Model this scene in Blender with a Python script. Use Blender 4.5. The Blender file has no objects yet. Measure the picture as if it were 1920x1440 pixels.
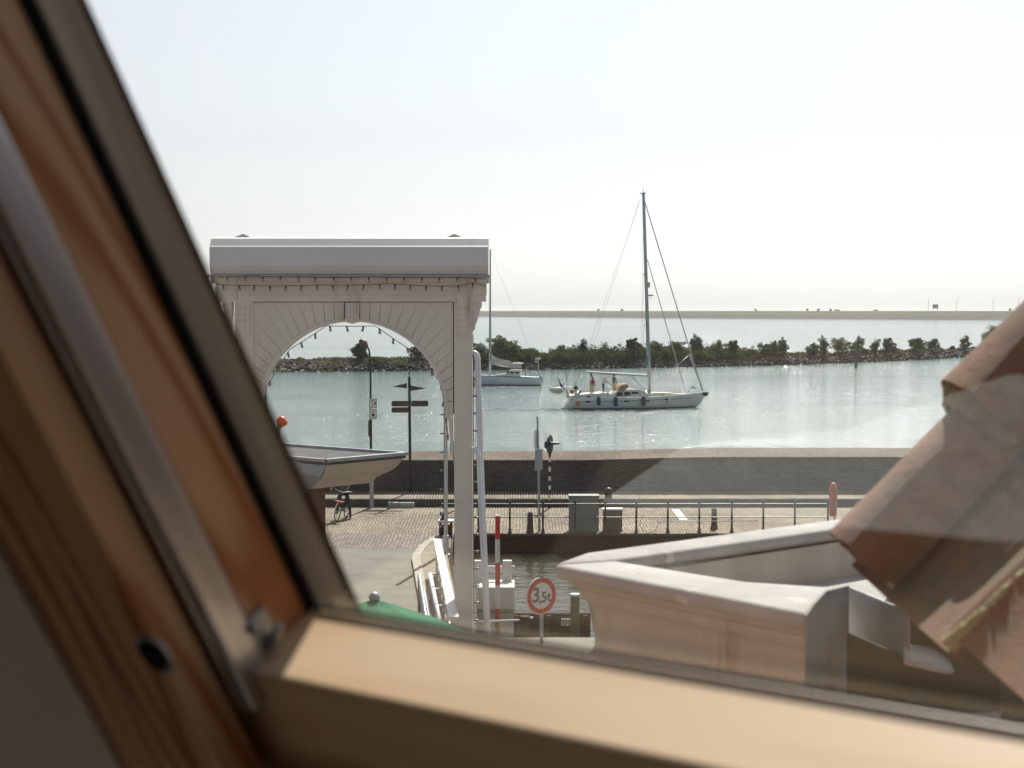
import bpy, bmesh, math, random
from math import sin, cos, pi, radians, sqrt, atan, atan2
from mathutils import Vector, Matrix, noise
random.seed(7)
S = bpy.context.scene
C = S.collection
V = Vector

# ------------------------------------------------------------------ camera
FPX = 3000.0; EYE = 9.2
cam = bpy.data.cameras.new('camera'); cam_o = bpy.data.objects.new('camera', cam); C.objects.link(cam_o)
PITCH = atan(140 / FPX)
cam_o.location = (0, 0, EYE); cam_o.rotation_euler = (pi/2 - PITCH, 0, 0)
cam.sensor_width = 36; cam.lens = 36 * FPX / 1920
cam.clip_start = 0.02; cam.clip_end = 60000
cam.dof.use_dof = True; cam.dof.focus_distance = 55; cam.dof.aperture_fstop = 12
S.camera = cam_o
CF = V((0, cos(PITCH), -sin(PITCH))); CU = V((0, sin(PITCH), cos(PITCH)))
def ray(x, y):
    d = V(((x-960)/FPX, 0, 0)) + CF - CU*((y-720)/FPX)
    return d / d.y
def at(x, y, D):                      # the point D metres north that the photograph shows at x, y
    return V((0, 0, EYE)) + ray(x, y)*D
def onz(x, y, z):                     # the point of the level z that the photograph shows at x, y
    r = ray(x, y); return V((0, 0, EYE)) + r*((z-EYE)/r.z)

# ------------------------------------------------------------------ light
SUN_AZ, SUN_EL = 12, 46
w = bpy.data.worlds.new('World'); S.world = w; w.use_nodes = True
nt = w.node_tree; nt.nodes.clear()
sky = nt.nodes.new('ShaderNodeTexSky'); sky.sky_type = 'NISHITA'; sky.sun_disc = False
sky.sun_elevation = radians(SUN_EL); sky.sun_rotation = radians(SUN_AZ)
sky.air_density = 1.0; sky.dust_density = 1.3; sky.ozone_density = 1.0; sky.altitude = 0
hsv = nt.nodes.new('ShaderNodeHueSaturation'); hsv.inputs['Saturation'].default_value = 0.22
bgn = nt.nodes.new('ShaderNodeBackground'); bgn.inputs['Strength'].default_value = 0.083
wo = nt.nodes.new('ShaderNodeOutputWorld')
tint = nt.nodes.new('ShaderNodeMix'); tint.data_type = 'RGBA'; tint.blend_type = 'MULTIPLY'; tint.inputs[0].default_value = 1; tint.inputs[7].default_value = (.99, .98, 1.02, 1)
nt.links.new(sky.outputs[0], hsv.inputs['Color']); nt.links.new(hsv.outputs[0], tint.inputs[6]); nt.links.new(tint.outputs[2], bgn.inputs[0]); nt.links.new(bgn.outputs[0], wo.inputs[0])
sl = bpy.data.lights.new('sun', 'SUN'); sl.energy = 4.8; sl.angle = radians(0.6); sl.color = (1, 0.93, 0.84)
so = bpy.data.objects.new('sun', sl); C.objects.link(so)
SD = V((sin(radians(SUN_AZ))*cos(radians(SUN_EL)), cos(radians(SUN_AZ))*cos(radians(SUN_EL)), sin(radians(SUN_EL))))
so.rotation_euler = SD.to_track_quat('Z', 'Y').to_euler(); so.location = (20, 60, 80)
S.view_settings.view_transform = 'Standard'; S.view_settings.look = 'None'
S.view_settings.gamma = 1; S.view_settings.exposure = 0.6; S.view_settings.use_curve_mapping = False
S.cycles.volume_bounces = 0
S.cycles.transparent_max_bounces = 24
S.cycles.max_bounces = 8

# ------------------------------------------------------------------ helpers
class MB:
    def __init__(s): s.v = []; s.f = []
    def add(s, vs, fs):
        n = len(s.v); s.v += [V(p) for p in vs]; s.f += [tuple(i+n for i in f) for f in fs]; return s
    def box(s, lo, hi):
        x0, y0, z0 = lo; x1, y1, z1 = hi
        return s.add([(x0,y0,z0),(x1,y0,z0),(x1,y1,z0),(x0,y1,z0),(x0,y0,z1),(x1,y0,z1),(x1,y1,z1),(x0,y1,z1)],
                     [(0,3,2,1),(4,5,6,7),(0,1,5,4),(1,2,6,5),(2,3,7,6),(3,0,4,7)])
    def bevbox(s, lo, hi, b=0.01):
        bm = bmesh.new(); bmesh.ops.create_cube(bm, size=1)
        for v in bm.verts: v.co = V([lo[i]+(v.co[i]+.5)*(hi[i]-lo[i]) for i in range(3)])
        bmesh.ops.bevel(bm, geom=list(bm.edges), offset=b, segments=2, affect='EDGES', profile=0.6)
        bm.verts.index_update()
        s.add([v.co.copy() for v in bm.verts], [[v.index for v in f.verts] for f in bm.faces]); bm.free(); return s
    def obox(s, c, ax, ay, az):       # oriented box: centre + half axes
        c, ax, ay, az = V(c), V(ax), V(ay), V(az)
        return s.add([c-ax-ay-az, c+ax-ay-az, c+ax+ay-az, c-ax+ay-az, c-ax-ay+az, c+ax-ay+az, c+ax+ay+az, c-ax+ay+az],
                     [(0,3,2,1),(4,5,6,7),(0,1,5,4),(1,2,6,5),(2,3,7,6),(3,0,4,7)])
    def tube(s, pts, r, n=8, cap=True):
        pts = [V(p) for p in pts]; rs = r if isinstance(r, (list, tuple)) else [r]*len(pts)
        base = len(s.v); prev = None
        for i, p in enumerate(pts):
            t = (pts[min(i+1, len(pts)-1)] - pts[max(i-1, 0)]).normalized()
            if prev is None:
                a = t.orthogonal().normalized()
            else:
                a = (prev - t*prev.dot(t)).normalized()
            prev = a; b = t.cross(a)
            for k in range(n):
                q = 2*pi*k/n; s.v.append(p + (a*cos(q)+b*sin(q))*rs[i])
        for i in range(len(pts)-1):
            for k in range(n):
                a0 = base+i*n+k; a1 = base+i*n+(k+1) % n
                s.f.append((a0, a1, a1+n, a0+n))
        if cap:
            s.f.append(tuple(base+k for k in range(n))[::-1]); s.f.append(tuple(base+(len(pts)-1)*n+k for k in range(n)))
        return s
    def prism(s, poly, vec):          # poly: points, extruded by vec
        n = len(poly); poly = [V(p) for p in poly]; vec = V(vec)
        fs = [tuple(range(n))[::-1], tuple(range(n, 2*n))] + [(i, (i+1) % n, (i+1) % n+n, i+n) for i in range(n)]
        return s.add(poly+[p+vec for p in poly], fs)
    def loft(s, rings, close=True, cap=True):
        n = len(rings[0]); b = len(s.v)
        for r in rings: s.v += [V(p) for p in r]
        for i in range(len(rings)-1):
            for k in range(n if close else n-1):
                s.f.append((b+i*n+k, b+i*n+(k+1) % n, b+(i+1)*n+(k+1) % n, b+(i+1)*n+k))
        if cap and close:
            s.f.append(tuple(b+k for k in range(n))[::-1]); s.f.append(tuple(b+(len(rings)-1)*n+k for k in range(n)))
        return s
    def lathe(s, c, prof, n=12, axis='Z'):
        c = V(c); rings = []
        for r, h in prof:
            ring = []
            for k in range(n):
                q = 2*pi*k/n
                p = V((r*cos(q), r*sin(q), h))
                if axis == 'Y': p = V((p.x, -p.z, p.y))
                if axis == 'X': p = V((p.z, p.x, p.y))
                ring.append(c+p)
            rings.append(ring)
        return s.loft(rings)
    def ball(s, c, r, n=8, sc=(1,1,1)):
        m = max(3, n//2); prof = []
        c = V(c); rings = []
        for i in range(m+1):
            t = -pi/2 + pi*i/m; rr = max(cos(t), 0.02)*r
            rings.append([c+V((rr*cos(2*pi*k/n)*sc[0], rr*sin(2*pi*k/n)*sc[1], sin(t)*r*sc[2])) for k in range(n)])
        return s.loft(rings)
    def xf(s, m):
        s.v = [m @ p for p in s.v]; return s
WM = {}
def ident(o): return WM.get(o.name, Matrix.Identity(4))
def build(mb, name, m, parent=None, world=True, smooth=False, label=None, kind=None):
    me = bpy.data.meshes.new(name)
    vs = mb.v
    if parent is not None and world:
        inv = ident(parent).inverted(); vs = [inv @ p for p in vs]
    me.from_pydata([tuple(p) for p in vs], [], mb.f)
    if m is not None: me.materials.append(m)
    bm = bmesh.new(); bm.from_mesh(me); bmesh.ops.recalc_face_normals(bm, faces=bm.faces); bm.to_mesh(me); bm.free()
    if smooth:
        me.shade_smooth()
        if smooth != 'full':
            try: me.set_sharp_from_angle(angle=radians(38))
            except Exception: pass
    o = bpy.data.objects.new(name, me); C.objects.link(o)
    if parent is not None:
        o.parent = parent; WM[o.name] = ident(parent)
    if label: o['label'] = label
    if kind: o['kind'] = kind
    return o
def link_copy(o, parent, off):        # same mesh data, moved; off is in the parent's axes
    c = o.copy(); C.objects.link(c); c.parent = parent; c.location = V(o.location)+V(off); WM[c.name] = ident(parent)
    return c
def thing(name, label, cat, loc=(0,0,0), group=None, matrix=None):
    o = bpy.data.objects.new(name, None); C.objects.link(o); o.empty_display_size = 0.3
    mt = matrix if matrix is not None else Matrix.Translation(V(loc))
    o.matrix_world = mt; WM[o.name] = mt.copy()
    o['label'] = label; o['category'] = cat
    if group: o['group'] = group
    return o
def tag(o, label, cat, group=None):
    o['label'] = label; o['category'] = cat
    if group: o['group'] = group
    return o
def struct(mb, name, m, smooth=False, parent=None):
    return build(mb, name, m, parent, smooth=smooth, kind='structure')

# ------------------------------------------------------------------ materials
def nodes(name):
    m = bpy.data.materials.new(name); m.use_nodes = True; t = m.node_tree
    return m, t, t.nodes['Principled BSDF']
def mat(name, col, rough=0.6, metal=0.0, col2=None, scale=4.0, bump=0.0, bscale=30.0, stretch=(1,1,1), detail=5, contrast=(0.35, 0.65), spec=0.5, wear=None, wscale=2.5, wcut=(0.6, 0.7)):
    m, t, b = nodes(name); L = t.links.new
    tc = t.nodes.new('ShaderNodeTexCoord'); mp = t.nodes.new('ShaderNodeMapping'); mp.inputs['Scale'].default_value = stretch
    L(tc.outputs['Object'], mp.inputs[0])
    if col2 is None: col2 = tuple(c*0.78 for c in col)
    nz = t.nodes.new('ShaderNodeTexNoise'); nz.inputs['Scale'].default_value = scale; nz.inputs['Detail'].default_value = detail
    L(mp.outputs[0], nz.inputs[0])
    cr = t.nodes.new('ShaderNodeValToRGB'); cr.color_ramp.elements[0].position = contrast[0]; cr.color_ramp.elements[1].position = contrast[1]
    cr.color_ramp.elements[0].color = (*col2, 1); cr.color_ramp.elements[1].color = (*col, 1)
    L(nz.outputs[0], cr.inputs[0]); out = cr.outputs[0]
    if wear:
        n2 = t.nodes.new('ShaderNodeTexNoise'); n2.inputs['Scale'].default_value = wscale; n2.inputs['Detail'].default_value = 8; n2.inputs['Roughness'].default_value = .65
        L(mp.outputs[0], n2.inputs[0])
        mr = t.nodes.new('ShaderNodeMapRange'); mr.inputs[1].default_value = wcut[0]; mr.inputs[2].default_value = wcut[1]
        L(n2.outputs[0], mr.inputs[0])
        mx = t.nodes.new('ShaderNodeMix'); mx.data_type = 'RGBA'; mx.inputs[7].default_value = (*wear, 1)
        L(mr.outputs[0], mx.inputs[0]); L(out, mx.inputs[6]); out = mx.outputs[2]
    L(out, b.inputs['Base Color'])
    b.inputs['Roughness'].default_value = rough; b.inputs['Metallic'].default_value = metal
    b.inputs['Specular IOR Level'].default_value = spec
    if bump:
        n3 = t.nodes.new('ShaderNodeTexNoise'); n3.inputs['Scale'].default_value = bscale; n3.inputs['Detail'].default_value = 6
        L(mp.outputs[0], n3.inputs[0])
        bp = t.nodes.new('ShaderNodeBump'); bp.inputs['Strength'].default_value = bump; bp.inputs['Distance'].default_value = 0.02
        L(n3.outputs[0], bp.inputs['Height']); L(bp.outputs[0], b.inputs['Normal'])
    return m
def brick(name, c1, c2, mortar, bw=0.2, bh=0.1, msize=0.006, axes='XY', rot=0.0, rough=0.85, bump=0.5, dirt=None, off=0.5, big=0.25):
    m, t, b = nodes(name); L = t.links.new
    tc = t.nodes.new('ShaderNodeTexCoord'); sp = t.nodes.new('ShaderNodeSeparateXYZ'); cb = t.nodes.new('ShaderNodeCombineXYZ')
    L(tc.outputs['Object'], sp.inputs[0]); L(sp.outputs[axes[0]], cb.inputs[0]); L(sp.outputs[axes[1]], cb.inputs[1])
    mp = t.nodes.new('ShaderNodeMapping'); mp.inputs['Rotation'].default_value = (0, 0, rot); L(cb.outputs[0], mp.inputs[0])
    # slightly wavy courses
    nd = t.nodes.new('ShaderNodeTexNoise'); nd.inputs['Scale'].default_value = 0.6; L(mp.outputs[0], nd.inputs[0])
    va = t.nodes.new('ShaderNodeVectorMath'); va.operation = 'SCALE'; va.inputs['Scale'].default_value = 0.16; L(nd.outputs['Color'], va.inputs[0])
    vb = t.nodes.new('ShaderNodeVectorMath'); vb.operation = 'ADD'; L(mp.outputs[0], vb.inputs[0]); L(va.outputs[0], vb.inputs[1])
    br = t.nodes.new('ShaderNodeTexBrick'); br.inputs['Scale'].default_value = 1
    br.inputs['Brick Width'].default_value = bw; br.inputs['Row Height'].default_value = bh
    br.inputs['Mortar Size'].default_value = msize; br.inputs['Mortar Smooth'].default_value = 0.2; br.offset = off
    br.inputs['Color1'].default_value = (*c1, 1); br.inputs['Color2'].default_value = (*c2, 1); br.inputs['Mortar'].default_value = (*mortar, 1)
    L(vb.outputs[0], br.inputs['Vector'])
    nz = t.nodes.new('ShaderNodeTexNoise'); nz.inputs['Scale'].default_value = big; nz.inputs['Detail'].default_value = 8; L(mp.outputs[0], nz.inputs[0])
    mr = t.nodes.new('ShaderNodeMapRange'); mr.inputs[1].default_value = .35; mr.inputs[2].default_value = .65; mr.inputs[3].default_value = .72; mr.inputs[4].default_value = 1.15
    L(nz.outputs[0], mr.inputs[0])
    mx = t.nodes.new('ShaderNodeMix'); mx.data_type = 'RGBA'; mx.blend_type = 'MULTIPLY'; mx.inputs[0].default_value = 1
    L(br.outputs[0], mx.inputs[6]); L(mr.outputs[0], mx.inputs[7]); L(mx.outputs[2], b.inputs['Base Color'])
    b.inputs['Roughness'].default_value = rough; b.inputs['Specular IOR Level'].default_value = 0.3
    bp = t.nodes.new('ShaderNodeBump'); bp.inputs['Strength'].default_value = bump; bp.inputs['Distance'].default_value = 0.015; bp.invert = True
    L(br.outputs['Fac'], bp.inputs['Height']); L(bp.outputs[0], b.inputs['Normal'])
    return m
def water_mat(name, col, amp, rough=0.08, scale=0.35, stretch=(0.55, 1.0, 1)):
    m, t, b = nodes(name); L = t.links.new
    tc = t.nodes.new('ShaderNodeTexCoord'); mp = t.nodes.new('ShaderNodeMapping'); mp.inputs['Scale'].default_value = stretch
    L(tc.outputs['Object'], mp.inputs[0])
    hs = []
    for sc, am, de in ((scale, 1.0, 3), (scale*4.3, 0.32, 4), (scale*16, 0.09, 2)):
        n = t.nodes.new('ShaderNodeTexNoise'); n.inputs['Scale'].default_value = sc; n.inputs['Detail'].default_value = de; n.inputs['Roughness'].default_value = .6
        n.inputs['Distortion'].default_value = .4
        L(mp.outputs[0], n.inputs[0]); mu = t.nodes.new('ShaderNodeMath'); mu.operation = 'MULTIPLY'; mu.inputs[1].default_value = am
        L(n.outputs[0], mu.inputs[0]); hs.append(mu.outputs[0])
    a = t.nodes.new('ShaderNodeMath'); L(hs[0], a.inputs[0]); L(hs[1], a.inputs[1])
    a2 = t.nodes.new('ShaderNodeMath'); L(a.outputs[0], a2.inputs[0]); L(hs[2], a2.inputs[1])
    # calmer and rougher patches
    nb = t.nodes.new('ShaderNodeTexNoise'); nb.inputs['Scale'].default_value = 0.035; nb.inputs['Detail'].default_value = 3
    mp2 = t.nodes.new('ShaderNodeMapping'); mp2.inputs['Scale'].default_value = (0.35, 1.6, 1); L(tc.outputs['Object'], mp2.inputs[0]); L(mp2.outputs[0], nb.inputs[0])
    mr = t.nodes.new('ShaderNodeMapRange'); mr.inputs[1].default_value = .35; mr.inputs[2].default_value = .65; mr.inputs[3].default_value = amp*0.6; mr.inputs[4].default_value = amp*1.2
    L(nb.outputs[0], mr.inputs[0])
    bp = t.nodes.new('ShaderNodeBump'); bp.inputs['Strength'].default_value = 1.0; L(mr.outputs[0], bp.inputs['Distance'])
    L(a2.outputs[0], bp.inputs['Height']); L(bp.outputs[0], b.inputs['Normal'])
    b.inputs['Base Color'].default_value = (*col, 1); b.inputs['Roughness'].default_value = rough; b.inputs['IOR'].default_value = 1.333
    return m
def wood_mat(name, light, dark, grain, rough=0.45, coat=0.25):
    # grain: index of the local axis the fibres run along
    m, t, b = nodes(name); L = t.links.new
    tc = t.nodes.new('ShaderNodeTexCoord'); mp = t.nodes.new('ShaderNodeMapping')
    sc = [1, 1, 1]; sc[grain] = 0.09; mp.inputs['Scale'].default_value = sc; L(tc.outputs['Object'], mp.inputs[0])
    nz = t.nodes.new('ShaderNodeTexNoise'); nz.inputs['Scale'].default_value = 24; nz.inputs['Detail'].default_value = 1.0; nz.inputs['Roughness'].default_value = .4; L(mp.outputs[0], nz.inputs[0])
    mu = t.nodes.new('ShaderNodeMath'); mu.operation = 'MULTIPLY'; mu.inputs[1].default_value = 34; L(nz.outputs[0], mu.inputs[0])
    sn = t.nodes.new('ShaderNodeMath'); sn.operation = 'SINE'; L(mu.outputs[0], sn.inputs[0])
    mr = t.nodes.new('ShaderNodeMapRange'); mr.inputs[1].default_value = -1; mr.inputs[2].default_value = 1; L(sn.outputs[0], mr.inputs[0])
    pw = t.nodes.new('ShaderNodeMath'); pw.operation = 'POWER'; pw.inputs[1].default_value = 2.5; L(mr.outputs[0], pw.inputs[0])
    fi = t.nodes.new('ShaderNodeTexNoise'); fi.inputs['Scale'].default_value = 260; fi.inputs['Detail'].default_value = 3; L(mp.outputs[0], fi.inputs[0])
    ad = t.nodes.new('ShaderNodeMath'); ad.operation = 'MULTIPLY_ADD'; ad.inputs[1].default_value = .25; L(fi.outputs[0], ad.inputs[0]); L(pw.outputs[0], ad.inputs[2])
    mx = t.nodes.new('ShaderNodeMix'); mx.data_type = 'RGBA'; mx.inputs[6].default_value = (*light, 1); mx.inputs[7].default_value = (*dark, 1)
    L(ad.outputs[0], mx.inputs[0]); L(mx.outputs[2], b.inputs['Base Color'])
    b.inputs['Roughness'].default_value = rough; b.inputs['Coat Weight'].default_value = coat; b.inputs['Coat Roughness'].default_value = 0.3
    return m
def leaf_mat(name, c1, c2):
    m, t, b = nodes(name); L = t.links.new
    tc = t.nodes.new('ShaderNodeTexCoord'); nz = t.nodes.new('ShaderNodeTexNoise'); nz.inputs['Scale'].default_value = 1.3; nz.inputs['Detail'].default_value = 5
    L(tc.outputs['Object'], nz.inputs[0])
    cr = t.nodes.new('ShaderNodeValToRGB'); cr.color_ramp.elements[0].position = .35; cr.color_ramp.elements[1].position = .65
    cr.color_ramp.elements[0].color = (*c1, 1); cr.color_ramp.elements[1].color = (*c2, 1)
    L(nz.outputs[0], cr.inputs[0]); L(cr.outputs[0], b.inputs['Base Color']); b.inputs['Roughness'].default_value = .7; b.inputs['Specular IOR Level'].default_value = .12
    tr = t.nodes.new('ShaderNodeBsdfTranslucent'); L(cr.outputs[0], tr.inputs[0])
    ms = t.nodes.new('ShaderNodeMixShader'); ms.inputs[0].default_value = .45
    L(b.outputs[0], ms.inputs[1]); L(tr.outputs[0], ms.inputs[2]); L(ms.outputs[0], t.nodes['Material Output'].inputs[0])
    return m
def glass_mat(name, refl=1.0, tint=(0.95, 0.97, 0.96)):
    m, t, b = nodes(name); L = t.links.new; t.nodes.remove(b)
    tr = t.nodes.new('ShaderNodeBsdfTransparent'); tr.inputs[0].default_value = (*tint, 1)
    gl = t.nodes.new('ShaderNodeBsdfGlossy'); gl.inputs['Roughness'].default_value = 0.0; gl.inputs[0].default_value = (1, 1, 1, 1)
    fr = t.nodes.new('ShaderNodeFresnel'); ge = t.nodes.new('ShaderNodeNewGeometry')
    mi = t.nodes.new('ShaderNodeMapRange'); mi.inputs[3].default_value = 1.5; mi.inputs[4].default_value = 1/1.5   # same reflectance on the way in and out
    L(ge.outputs['Backfacing'], mi.inputs[0]); L(mi.outputs[0], fr.inputs[0])
    mu = t.nodes.new('ShaderNodeMath'); mu.operation = 'MULTIPLY'; mu.inputs[1].default_value = refl; L(fr.outputs[0], mu.inputs[0])
    ms = t.nodes.new('ShaderNodeMixShader'); L(mu.outputs[0], ms.inputs[0]); L(tr.outputs[0], ms.inputs[1]); L(gl.outputs[0], ms.inputs[2])
    L(ms.outputs[0], t.nodes['Material Output'].inputs[0]); return m

M = dict(
 white=mat('white_paint', (.78,.70,.645), .5, col2=(.71,.635,.58), scale=1.5, bump=.15, bscale=12, wear=(.40,.34,.27), wscale=2.2, wcut=(.56,.80), stretch=(1,1,.3)),
 hood=mat('sheet_white', (.72,.70,.72), .32, col2=(.67,.65,.67), scale=.7),
 white2=mat('white_gloss', (.66,.65,.63), .4, col2=(.60,.59,.57)),
 pipe=mat('white_pipe', (.78,.79,.82), .3, col2=(.7,.71,.75)),
 galv=mat('galvanised_steel', (.42,.44,.46), .42, .7, col2=(.32,.34,.36), scale=8),
 dark=mat('dark_iron', (.045,.043,.042), .5, .2, col2=(.03,.03,.03)),
 fence=mat('fence_iron', (.16,.13,.11), .5, .3, col2=(.08,.06,.05), scale=3),
 rust=mat('rusty_iron', (.16,.07,.035), .85, col2=(.07,.04,.03), scale=3),
 grey=mat('grey_green_paint', (.23,.26,.24), .5, col2=(.2,.22,.2)),
 black=mat('black_rubber', (.008,.008,.009), .8, spec=.1),
 red=mat('red_paint', (.55,.05,.03), .4, col2=(.45,.04,.03)),
 orange=mat('orange_plastic', (.85,.14,.03), .4),
 pinkred=mat('faded_red_plastic', (.62,.13,.13), .4),
 navy=mat('navy_vinyl', (.02,.03,.09), .4),
 tan=mat('tan_canvas', (.40,.29,.18), .8, col2=(.33,.23,.14)),
 canvas=mat('pale_canvas', (.62,.6,.55), .8, col2=(.5,.48,.43), scale=2),
 gel=mat('hull_gelcoat', (.66,.68,.64), .22, col2=(.62,.64,.6), scale=.8),
 gel2=mat('pale_blue_hull', (.5,.58,.62), .25, col2=(.47,.55,.6), scale=.8),
 deck=mat('boat_deck', (.74,.72,.66), .5, col2=(.66,.62,.55)),
 alu=mat('mast_aluminium', (.5,.53,.56), .35, .6, col2=(.42,.45,.48), scale=.8, stretch=(1,1,.2)),
 wire=mat('rigging_wire', (.2,.2,.2), .4, .6),
 boatglass=mat('dark_window', (.02,.025,.03), .08, col2=(.015,.02,.025)),
 skin=mat('skin', (.35,.19,.13), .55), hair=mat('hair', (.03,.02,.015), .7),
 shirt_w=mat('white_shirt', (.7,.7,.72), .8), shirt_r=mat('red_shirt', (.35,.03,.03), .8), shirt_g=mat('grey_green_shirt', (.1,.11,.08), .8),
 shorts_b=mat('beige_shorts', (.45,.40,.3), .8), shorts_d=mat('dark_shorts', (.03,.035,.05), .8), jeans=mat('dark_trousers', (.03,.035,.05), .8),
 shoe=mat('shoe', (.05,.05,.05), .6),
 sign=mat('sign_white', (.72,.72,.7), .4, col2=(.66,.65,.63), scale=1), signback=mat('sign_back_grey', (.4,.42,.44), .45, .4, col2=(.32,.34,.36)),
 signred=mat('sign_red', (.55,.06,.05), .4), ink=mat('sign_ink', (.05,.05,.05), .5),
 stone=mat('granite_kerb', (.42,.38,.32), .8, col2=(.3,.27,.23), scale=3, bump=.4),
 bollard=mat('stone_bollard', (.17,.13,.1), .8, col2=(.1,.08,.06), scale=5, bump=.3),
 concrete=mat('concrete', (.36,.36,.33), .8, col2=(.26,.27,.25), scale=3, bump=.3),
 timber=mat('wet_and_shade_timber', (.06,.05,.04), .8, spec=.12, col2=(.04,.035,.03), scale=4, stretch=(.3,1,3)),  # dark tone also stands in for shade under tiles and flashing
 zinc=mat('zinc_sheet', (.13,.13,.135), .8, 0, col2=(.09,.09,.09), scale=3, stretch=(1,1,1), bump=.15, bscale=6, wear=(.2,.19,.18), wscale=5, wcut=(.52,.72), spec=.1),
 zinc_cap=mat('zinc_cap_pale', (.47,.45,.44), .8, 0, col2=(.37,.355,.345), scale=6, wear=(.60,.56,.50), wscale=9, wcut=(.60,.66), bump=.1, bscale=40, spec=.12),
 cream=mat('cream_paint_weathered', (.52,.47,.40), .6, col2=(.42,.365,.30), scale=3, bump=.2, bscale=25, wear=(.28,.15,.07), wscale=4, wcut=(.60,.78), stretch=(3,3,.3)),
 cream2=mat('cream_cornice', (.58,.50,.40), .6, col2=(.5,.42,.33), scale=2, wear=(.33,.22,.13), wscale=3, wcut=(.66,.8), stretch=(1,1,.4)),
 asphalt=mat('deck_asphalt', (.17,.15,.12), .8, col2=(.11,.10,.085), scale=1.2, bump=.3, bscale=40, wear=(.35,.33,.3), wscale=1.6, wcut=(.72,.76)),
 rock=mat('rip_rap_rock', (.16,.14,.12), .8, col2=(.05,.043,.036), scale=.9, bump=.5, bscale=6, spec=.1),
 rockpale=mat('whitened_rock', (.6,.58,.54), .8, col2=(.42,.4,.36), scale=1.5),
 soil=mat('breakwater_soil', (.09,.08,.06), .9, spec=.1, col2=(.05,.045,.035), scale=.5),
 grass=leaf_mat('grass_blades', (.07,.09,.025), (.13,.15,.05)),
 leafd=leaf_mat('leaf_dark', (.022,.040,.014), (.055,.085,.026)),
 leafm=leaf_mat('leaf_mid', (.06,.082,.024), (.165,.185,.06)),
 leafl=leaf_mat('leaf_pale', (.10,.12,.05), (.20,.22,.10)),
 bark=mat('bark', (.07,.05,.04), .9),
 dikegrass=mat('dike_grass', (.085,.09,.055), .9, spec=.1, col2=(.06,.07,.042), scale=.01, stretch=(.3,1,1)),
 dikestone=mat('dike_stone', (.105,.092,.088), .9, spec=.1, col2=(.075,.07,.066), scale=.05),
 green=mat('green_canvas', (.04,.20,.12), .9, spec=.1, col2=(.03,.16,.095)),
 plaster=mat('white_plaster', (.80,.76,.73), .9, col2=(.76,.72,.69), scale=3),
 carpet=mat('dark_floor', (.17,.125,.09), .6, col2=(.07,.05,.035), scale=5),
 veil_rug=mat('white_veil_rug', (.78,.78,.78), .9, col2=(.7,.7,.7), scale=20, bump=.4),
 cover=mat('window_cladding', (.30,.27,.22), .4, .3, col2=(.17,.15,.12), scale=60, stretch=(1,.05,1)),
 steel=mat('brushed_aluminium', (.78,.79,.84), .3, .85, col2=(.45,.45,.48), scale=50, stretch=(1,.04,1)),
 bulb=mat('bulb_glass', (.42,.39,.36), .2), socket=mat('bulb_socket', (.13,.12,.11), .6),
 roof=mat('roof_terracotta', (.22,.09,.06), .8),
)
M['water'] = water_mat('harbour_water', (.09,.155,.145), 0.22, rough=.10, scale=1.1, stretch=(.45,1,1))
M['canal'] = water_mat('canal_water', (.035,.036,.022), 0.10, rough=.05, scale=.7)
M['paving'] = brick('quay_paving', (.37,.30,.215), (.20,.165,.13), (.08,.068,.052), .22, .11, .013, 'XY', pi/2, big=.35)
M['paving2'] = brick('road_paving', (.34,.275,.235), (.175,.145,.13), (.085,.07,.06), .24, .12, .013, 'XY', pi/2, big=.3)
M['wall'] = brick('flood_wall_brick', (.15,.135,.12), (.095,.085,.078), (.05,.047,.043), .22, .065, .008, 'XZ', big=.4)
M['coping'] = brick('coping_brick', (.20,.155,.12), (.14,.11,.085), (.08,.065,.055), .11, .3, .008, 'XY', off=0, big=.5)
M['ledge'] = brick('ledge_brick', (.40,.34,.25), (.28,.235,.17), (.06,.05,.04), .10, 1.3, .018, 'XY', off=0, big=.6, bump=1)
M['quaywall'] = brick('quay_wall_brick', (.16,.075,.05), (.10,.05,.035), (.06,.05,.04), .22, .065, .008, 'XZ', big=.5)
M['housewall'] = brick('house_brick', (.20,.12,.08), (.14,.085,.06), (.12,.1,.085), .22, .065, .01, 'XZ', big=.5)
M['pine_v'] = wood_mat('pine_upright', (.76,.48,.27), (.42,.16,.05), 1)
M['pine_u'] = wood_mat('pine_rail', (.82,.60,.40), (.76,.54,.34), 0)
M['glass'] = glass_mat('window_glass', 1.0)
M['bglass'] = glass_mat('boat_screen', 1.5, (.8,.85,.88))
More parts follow.
